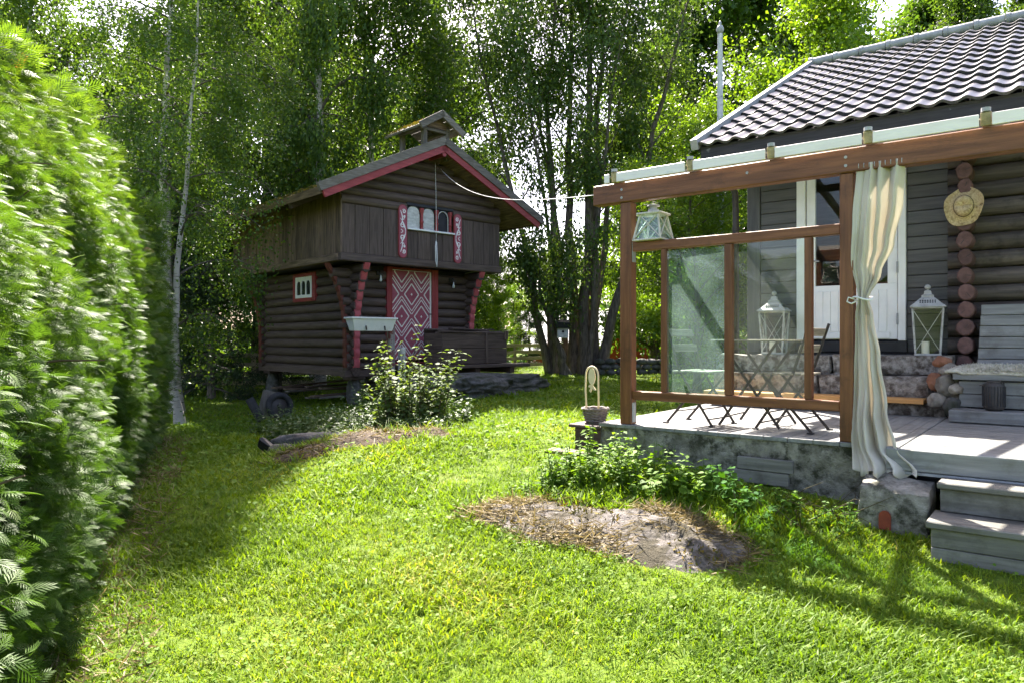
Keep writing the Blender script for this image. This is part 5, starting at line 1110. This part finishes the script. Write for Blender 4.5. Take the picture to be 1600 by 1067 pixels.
for i in range(40):
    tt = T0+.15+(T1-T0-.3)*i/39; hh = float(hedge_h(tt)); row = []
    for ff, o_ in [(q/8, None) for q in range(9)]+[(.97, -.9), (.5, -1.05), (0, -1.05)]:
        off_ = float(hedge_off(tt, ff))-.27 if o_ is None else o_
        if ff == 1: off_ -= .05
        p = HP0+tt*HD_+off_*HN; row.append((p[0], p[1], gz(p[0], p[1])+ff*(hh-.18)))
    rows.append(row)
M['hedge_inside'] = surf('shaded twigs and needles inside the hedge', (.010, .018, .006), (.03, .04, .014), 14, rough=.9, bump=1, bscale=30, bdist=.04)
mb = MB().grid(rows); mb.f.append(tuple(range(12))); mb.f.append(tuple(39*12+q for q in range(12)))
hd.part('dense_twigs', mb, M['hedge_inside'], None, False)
rdh = random.Random(9); tw = MB()
for i in range(60):
    tt = T0+.3+(T1-T0-.5)*rdh.random(); ff = rdh.random()*.8; p = HP0+tt*HD_+(float(hedge_off(tt, ff))-.22)*HN; z = gz(p[0], p[1])+ff*3; L = rdh.uniform(.2, .34)
    q_ = p+HN*L+HD_*rdh.uniform(-.15, .05); tw.tube([(p[0], p[1], z), ((p[0]+q_[0])/2, (p[1]+q_[1])/2, z+.02), (q_[0], q_[1], z+rdh.uniform(.02, .12))], [.007, .005, .003], 5)
props(hd.part('bare_twigs', tw, M['twig']), kind='stuff')
st_ = MB()
for i in range(12):
    tt = T0+.4+i*.82; p = HP0+tt*HD_-.5*HN; st_.tube([(p[0], p[1], gz(p[0], p[1])-.05), (p[0], p[1], 1.2), (p[0], p[1], 2.4)], [.045, .035, .015], 7)
hd.part('stems', st_, M['twig'])

# ================================================================ ROCK OUTCROP, MOUND, GRASS, PLANTS
def in_rock(x, y):
    a, b = to_h(x, y); u = ((x-.66)*.915-(y-4.86)*.404)/.98; v = ((x-.66)*.404+(y-4.86)*.915)/.40
    nz = .30*np.sin(a*4.1+b*2.3)+.22*np.sin(a*9.3-b*6.1+1)+.12*np.sin(a*17+b*13)
    return 1-u*u-v*v+nz*.55
def in_mound(x, y):
    u = ((x+1.55)*.93+(y-7.45)*.36)/1.0; v = (-(x+1.55)*.36+(y-7.45)*.93)/.30
    return 1-u*u-v*v+.35*np.sin(x*7+y*5)+.2*np.sin(x*15-y*11)
def patch(name, fn, cx, cy, rx, ry, n, hgt, mat, label, cat, amp):
    xs_ = np.linspace(cx-rx, cx+rx, n); ys_ = np.linspace(cy-ry, cy+ry, n); X_, Y_ = np.meshgrid(xs_, ys_, indexing='ij'); k = fn(X_, Y_)
    nzv = np.array([noise.noise(Vector((a*5, b*5, 2)))*.5+noise.noise(Vector((a*14, b*14, 7)))*.3+noise.noise(Vector((a*2, b*2, 1)))*.6 for a, b in zip(X_.ravel(), Y_.ravel())]).reshape(X_.shape)
    rid = np.array([abs(noise.noise(Vector((a*3.1+b*1.5, b*6.5, 11))))+.5*abs(noise.noise(Vector((a*9, b*13, 4)))) for a, b in zip(X_.ravel(), Y_.ravel())]).reshape(X_.shape); nzv = nzv*.7+.7*rid-.35*np.exp(-(rid/.05)**2)
    Z_ = ground(X_, Y_)+np.clip(hgt*np.clip(k, -.6, .75)+amp*nzv*np.clip(k+.1, 0, 1), -.12, 1)-.012
    V_ = np.stack([X_, Y_, Z_], -1).reshape(-1, 3)-np.array([cx, cy, 0]); i_, j_ = np.meshgrid(np.arange(n-1), np.arange(n-1), indexing='ij'); q_ = (i_*n+j_).ravel(); Fq = np.stack([q_, q_+n, q_+n+1, q_+1], 1)
    kk = k.ravel(); Fq = Fq[(kk[Fq] > -.35).any(1)]
    o = link(name, np_mesh(name, V_, Fq, M[mat], smooth=True), None, (cx, cy, 0)); props(o, label, cat); return o
patch('rock_outcrop', in_rock, .72, 5.05, 1.5, 1.35, 130, .08, 'granite', 'pale bare rock surfacing from the lawn in front of the terrace', 'rock', .07)
patch('earth_mound', in_mound, -1.55, 7.45, 1.5, 1.2, 70, .06, 'soil', 'bare brown earth bank below the flat stone', 'earth', .06)

def free(x, y):
    a, b = to_h(x, y); u, v = to_s(x, y); rel = np.stack([x-HP0[0], y-HP0[1]], -1); hs = rel@HN
    return ~((a > -.27) & (b > -.12)) & ~((a > 1.92) & (b > -.44) & (b < 0)) & ~((a > 2.37) & (b > -.70)) & (hs > -.25) & ~((u > 1.4) & (u < 3.7) & (v > -1.5) & (v < .3)) & ~((a > -.66) & (a < -.2) & (b > .04) & (b < .4))
def blades(nb, seg, seed, wid, tall, sp):
    rd_ = random.Random(seed); vs, fs = [], []
    for i in range(nb):
        a = rd_.uniform(0, 6.283); r_ = sp*math.sqrt(rd_.random()); bx_, by_ = r_*math.cos(a), r_*math.sin(a); h_ = tall*rd_.uniform(.45, 1.15); ln = h_*rd_.uniform(.35, 1.7); da = rd_.uniform(0, 6.283); w_ = wid*rd_.uniform(.7, 1.3); px_, py_ = -math.sin(da)*w_/2, math.cos(da)*w_/2; lx, ly = math.cos(da)*ln, math.sin(da)*ln; b = len(vs)
        if seg == 2:
            vs += [(bx_-px_, by_-py_, 0), (bx_+px_, by_+py_, 0), (bx_+px_*.8+lx*.35, by_+py_*.8+ly*.35, h_*.62), (bx_-px_*.8+lx*.35, by_-py_*.8+ly*.35, h_*.62), (bx_+lx, by_+ly, h_*.95)]
            fs += [(b, b+1, b+2), (b, b+2, b+3), (b+3, b+2, b+4)]
        else: vs += [(bx_-px_, by_-py_, 0), (bx_+px_, by_+py_, 0), (bx_+lx, by_+ly, h_)]; fs += [(b, b+1, b+2)]
    return np.array(vs), np.array(fs)
def wedge(n, d0, d1, rg, p, half=.86):
    """points in front of the camera with density falling as distance**-p"""
    u = rg.random(n); e = 2-p
    d = (d0**e+u*(d1**e-d0**e))**(1/e) if abs(e) > 1e-6 else d0*(d1/d0)**u
    return (rg.random(n)*2-1)*half*d, d
def zrot(a, tilt, rg):
    n = len(a); up_ = unit(np.column_stack([rg.normal(0, tilt, (n, 2)), np.ones(n)])); x = np.column_stack([np.cos(a), np.sin(a), np.zeros(n)]); y = unit(np.cross(up_, x)); x = np.cross(y, up_)
    return np.stack([x, y, up_], axis=2)
def tone(x, y): return .13*np.sin(x*1.9+y*.7)+.13*np.sin(x*.8-y*1.6+2)+.08*np.sin(x*4.3+y*3.7)+.03*np.sin(x*9.1-y*7.3)
rg = np.random.default_rng(101); VV_, FF_, RR_ = [], [], []; base = 0
for (n, d0, d1, p, nb, seg, wid, tall, sp, lo_, hi_) in ((17500, 2.5, 5.2, .4, 9, 2, .0062, .042, .05, .7, 1.25), (20000, 4.8, 10, 1.3, 10, 1, .011, .042, .075, .8, 1.3), (13000, 9.5, 27, 1.9, 11, 1, .022, .048, .16, .8, 1.3)):
    x, y = wedge(n, d0, d1, rg, p); ok = free(x, y) & (in_rock(x, y) < .02+.25*rg.random(n)) & (in_mound(x, y) < .25*rg.random(n)); x, y = x[ok], y[ok]
    for var in range(4):
        tv, tf = blades(nb, seg, 50+var, wid, tall, sp); xs_, ys_ = x[var::4], y[var::4]; m_ = len(xs_)
        s_ = rg.uniform(lo_, hi_, m_)*(1+.35*np.sin(xs_*2.1+ys_*1.3)*np.sin(ys_*2.7-xs_))
        V, F, _ = scatter(tv, tf, np.column_stack([xs_, ys_, ground(xs_, ys_)-.004]), zrot(rg.random(m_)*6.283, .12, rg), s_, np.zeros(m_))
        per = len(tv); r_ = np.clip(np.repeat(.42+tone(xs_, ys_), per)+rg.normal(0, .16, m_*per // (5 if seg == 2 else 3)).repeat(5 if seg == 2 else 3), 0, 1)
        VV_.append(V); FF_.append(F+base); RR_.append(r_); base += len(V)
props(link('grass', np_mesh('grass', np.concatenate(VV_), np.concatenate(FF_), M['blade'], np.concatenate(RR_))), 'short green lawn grass', 'grass', kind='stuff')
# clover and other broad herbs in the lawn
CLV = np.array([(0, 0, 0), (.5, .35, .12), (.42, .9, .10), (0, 1.0, .04), (-.42, .9, .10), (-.5, .35, .12)]); CLF = np.array([[0, 1, 2, 3, 4, 5]])
n = 30000; x, y = wedge(n, 2.5, 14, rg, 1.1); den = np.sin(x*1.3+1)*np.sin(y*1.7)+.5*np.sin(x*3.3-y*2.2); ok = free(x, y) & (in_rock(x, y) < 0) & (in_mound(x, y) < .1) & (den+rg.random(n)*1.4 > .55); x, y = x[ok], y[ok]; n = len(x)
d = unit(np.column_stack([rg.normal(size=(n, 2)), rg.uniform(-.1, .7, n)]))
V, F, rr = scatter(CLV, CLF, np.column_stack([x, y, ground(x, y)+rg.uniform(.015, .05, n)]), frames(d, rg, unit(rg.normal(size=(n, 3))*.35+np.array([0, 0, 1.]))), rg.uniform(.010, .026, n)*np.clip(y/4, .9, 2.2), np.clip(rg.normal(.5, .25, n), 0, 1))
props(link('lawn_herbs', np_mesh('lawn_herbs', V, F, M['clover'], rr)), 'clover and small broad herbs scattered through the lawn', 'herbs', kind='stuff')
# dry grass and moss over the rock, the mound and along the hedge foot
def litter(name, label, x, y, mat, L, wid, flat, rg, zo=.01):
    n = len(x); tv = np.array([(-wid/2, 0, 0), (wid/2, 0, 0), (wid*.3, .6, .06), (0, 1, .0)]); d = unit(np.column_stack([rg.normal(size=(n, 2)), np.abs(rg.normal(0, flat, n))]))
    zz = ground(x, y)+np.maximum(.08*np.clip(in_rock(x, y), -.05, .75), .06*np.clip(in_mound(x, y), 0, .75))+zo
    V, F, rr = scatter(tv, np.array([[0, 1, 2, 3]]), np.column_stack([x, y, zz]), frames(d, rg), rg.uniform(.5, 1.3, n)*L, rg.random(n)); props(link(name, np_mesh(name, V, F, M[mat], rr)), label, 'litter', kind='stuff')
n = 26000; x = rg.uniform(-.8, 2.2, n); y = rg.uniform(3.9, 6.4, n); k = in_rock(x, y); ok = (k > -.15) & (np.sin(x*6+y*4)+np.sin(x*3.1-y*7+1)+1.6*rg.random(n)-.9*k > .5) & free(x, y); xa, ya = x[ok], y[ok]
x = rg.uniform(-3.2, .2, n); y = rg.uniform(6.2, 8.6, n); ok = (in_mound(x, y) > -.25) & (rg.random(n) < .14); xb, yb = x[ok], y[ok]
t = T0+rg.random(5000)*(T1-T0); o_ = rg.uniform(-.3, .35, 5000); pxy = HP0+t[:, None]*HD_+o_[:, None]*HN
litter('dry_grass', 'dry straw and dead grass on the rock, the earth bank and along the hedge', np.concatenate([xa, xb, pxy[:, 0]]), np.concatenate([ya, yb, pxy[:, 1]]), 'straw_dry', .10, .06, .35, rg)
n = 9000; x = rg.uniform(-.8, 2.2, n); y = rg.uniform(3.9, 6.4, n); k = in_rock(x, y); ok = (k > 0) & (np.sin(x*5-y*3+2)+np.sin(x*9+y*8) > .55) & free(x, y)
xm, ym = x[ok], y[ok]; x = rg.uniform(-3.2, .2, n); y = rg.uniform(6.2, 8.6, n); ok = (in_mound(x, y) > .1) & (np.sin(x*5+y*6) > .2)
litter('moss_cover', 'yellow green moss cushions on the rock and the earth bank', np.concatenate([xm, x[ok]]), np.concatenate([ym, y[ok]]), 'moss', .03, .5, .9, rg, .006)

# leafy plants: stems with leaves in pairs
def leafy(name, label, cat, pts, n_stem, hgt, spread, leaf, mat, seed, pairs=7, lean=.35, group=None, tmpl=LEAF, stemr=.004, droop=-.25):
    rg_ = np.random.default_rng(seed); cx, cy = pts; t_ = Thing(name, label, cat, WF, (cx, cy, gz(cx, cy)), group); wood = MB(); P_, D_, S_ = [], [], []
    for i in range(n_stem):
        a = rg_.random()*6.283; r_ = spread*math.sqrt(rg_.random()); x, y = cx+r_*math.cos(a), cy+r_*math.sin(a)*.75; z = gz(x, y)-.01; H = hgt*rg_.uniform(.45, 1.1)*(1-.35*r_/spread); b = Vector((math.cos(a), math.sin(a), 0))*lean*H*(r_/spread)+Vector((rg_.normal(0, .08), rg_.normal(0, .08), 0))*H
        sp = [Vector((x, y, z)), Vector((x, y, z))+b*.3+Vector((0, 0, H*.5)), Vector((x, y, z))+b+Vector((0, 0, H))]; wood.tube(sp, [stemr, stemr*.8, stemr*.4], 4, False)
        for k in range(pairs):
            tt = .18+.82*(k+rg_.random()*.5)/pairs; p = path_at(sp, min(tt, 1)); az = k*1.57+a
            for s in (0, 3.1416):
                P_.append(p[:]); D_.append((math.cos(az+s)*.9, math.sin(az+s)*.9, droop+rg_.normal(.15, .25))); S_.append(leaf*rg_.uniform(.6, 1.15)*(1.1-.5*tt))
    P_ = np.array(P_); n_ = len(P_); V, F, rr = scatter(tmpl, LEAF_F if len(tmpl) == 4 else CLF, P_-np.array(t_.at), frames(unit(np.array(D_)), rg_, unit(rg_.normal(size=(n_, 3))*.3+np.array([0, 0, 1.]))), np.array(S_), np.clip(rg_.normal(.5, .22, n_), 0, 1))
    link('leaves', np_mesh('leaves', V, F, M[mat], rr), t_.e); t_.part('stems', wood, M['twig'] if stemr > .005 else M['weed_stem'], None, False, False)['kind'] = 'stuff'
M['weed_stem'] = surf('green stems', (.07, .11, .025), (.11, .16, .04), 10, rough=.6, bump=0)
BR = np.array([(0, 0, 0), (.32, .25, .05), (.36, .55, .04), (0, 1, -.06), (-.36, .55, .04), (-.32, .25, .05)])
leafy('pale_shrub', 'pale leaved shrub growing in front of the storehouse door', 'shrub', (-1.25, 8.85), 75, 1.30, .44, .105, 'shrubleaf', 61, 13, .30, None, BR, .006)
for i, (h, x, y, ns, hh, sp, lf, lab) in enumerate(((0, .62, 5.78, 85, .46, .36, .085, 'tall clump of nettles by the left corner of the terrace'), (0, 1.08, 5.5, 40, .36, .26, .085, 'nettles in front of the patched terrace base'), (0, 1.42, 5.30, 26, .28, .20, .085, 'broad leaved weeds below the mossy terrace wall'), (0, 1.75, 5.02, 16, .22, .20, .075, 'low weeds under the patch boards'), (0, 2.0, 4.85, 10, .17, .16, .06, 'sparse weeds under the right end of the glass'), (0, 2.17, 4.62, 7, .30, .06, .05, 'single tall green sprout beside the concrete block'), (0, .22, 5.55, 24, .24, .25, .05, 'grassy tuft left of the nettles'))):
    leafy('weed_plant', lab, 'weed', (x, y), ns, hh, sp, lf, 'nettle', 70+i, 6 if i < 6 else 5, .3, 'weeds along the terrace', BR if i in (2, 3) else LEAF)
for i, (x, y, ns, hh, sp) in enumerate(((-2.0, 8.9, 90, .50, .5), (-2.6, 9.3, 80, .50, .55), (-1.9, 9.9, 70, .7, .6), (-3.2, 10.4, 70, .5, .6), (-2.2, 8.35, 60, .30, .4), (-1.1, 8.35, 50, .28, .35), (-.85, 9.35, 36, .55, .3))):
    leafy('weed_plant', ('shaded weeds behind the flat stone', 'shaded weeds left of the pale shrub', 'shaded weeds between the shrub and the railing', 'shaded weeds nearest to the old wheel', 'low weeds over the flat stone', 'low green weeds at the foot of the pale shrub', 'tall weeds right of the pale shrub')[i], 'weed', (x, y), ns, hh, sp, .085, 'weed', 90+i, 7, .3, 'weeds below the storehouse')
# tall grass tufts along edges
n = 900; x = np.concatenate([rg.uniform(-.9, 2.6, 500), rg.uniform(-3, .2, 400)]); y = np.concatenate([rg.uniform(4, 6.6, 500), rg.uniform(6.8, 9.2, 400)]); a, b = to_h(x, y)
ok = free(x, y) & (((b > -.75) & (b < -.1) & (rg.random(900) < .5) & (in_rock(x, y) < .1)) | ((y > 6.8) & (np.abs(in_mound(x, y)) < .5))); x, y = x[ok], y[ok]; tv, tf = blades(14, 2, 5, .006, .11, .05)
V, F, _ = scatter(tv, tf, np.column_stack([x, y, ground(x, y)-.01]), zrot(rg.random(len(x))*6.283, .15, rg), rg.uniform(.5, 1.4, len(x)), np.zeros(len(x))); props(link('tall_grass', np_mesh('tall_grass', V, F, M['blade'], np.repeat(rg.uniform(.1, .7, len(x)), len(tv)))), 'longer uncut grass tufts along the terrace wall and the bank', 'grass', kind='stuff')
# dry fallen twigs by the concrete block
rdt = random.Random(3); dt = MB()
for i in range(26):
    a_, b_ = 1.2+rdt.random()*.75, -.30-rdt.random()*.45; w_ = HF.w((a_, b_, 0)); g = gz(w_.x, w_.y); da = rdt.uniform(0, 6.28); L = rdt.uniform(.15, .4)
    dt.tube([(w_.x, w_.y, g+.01), (w_.x+math.cos(da)*L*.5, w_.y+math.sin(da)*L*.5, g+rdt.uniform(.04, .16)), (w_.x+math.cos(da)*L, w_.y+math.sin(da)*L, g+rdt.uniform(.02, .22))], [.004, .003, .0015], 4, False)
single('dry_twigs', dt, M['straw_dry'], 'dry dead stems lying left of the concrete block', 'twigs', WF, (1.9, 4.8, .25), fix=False, kind='stuff')
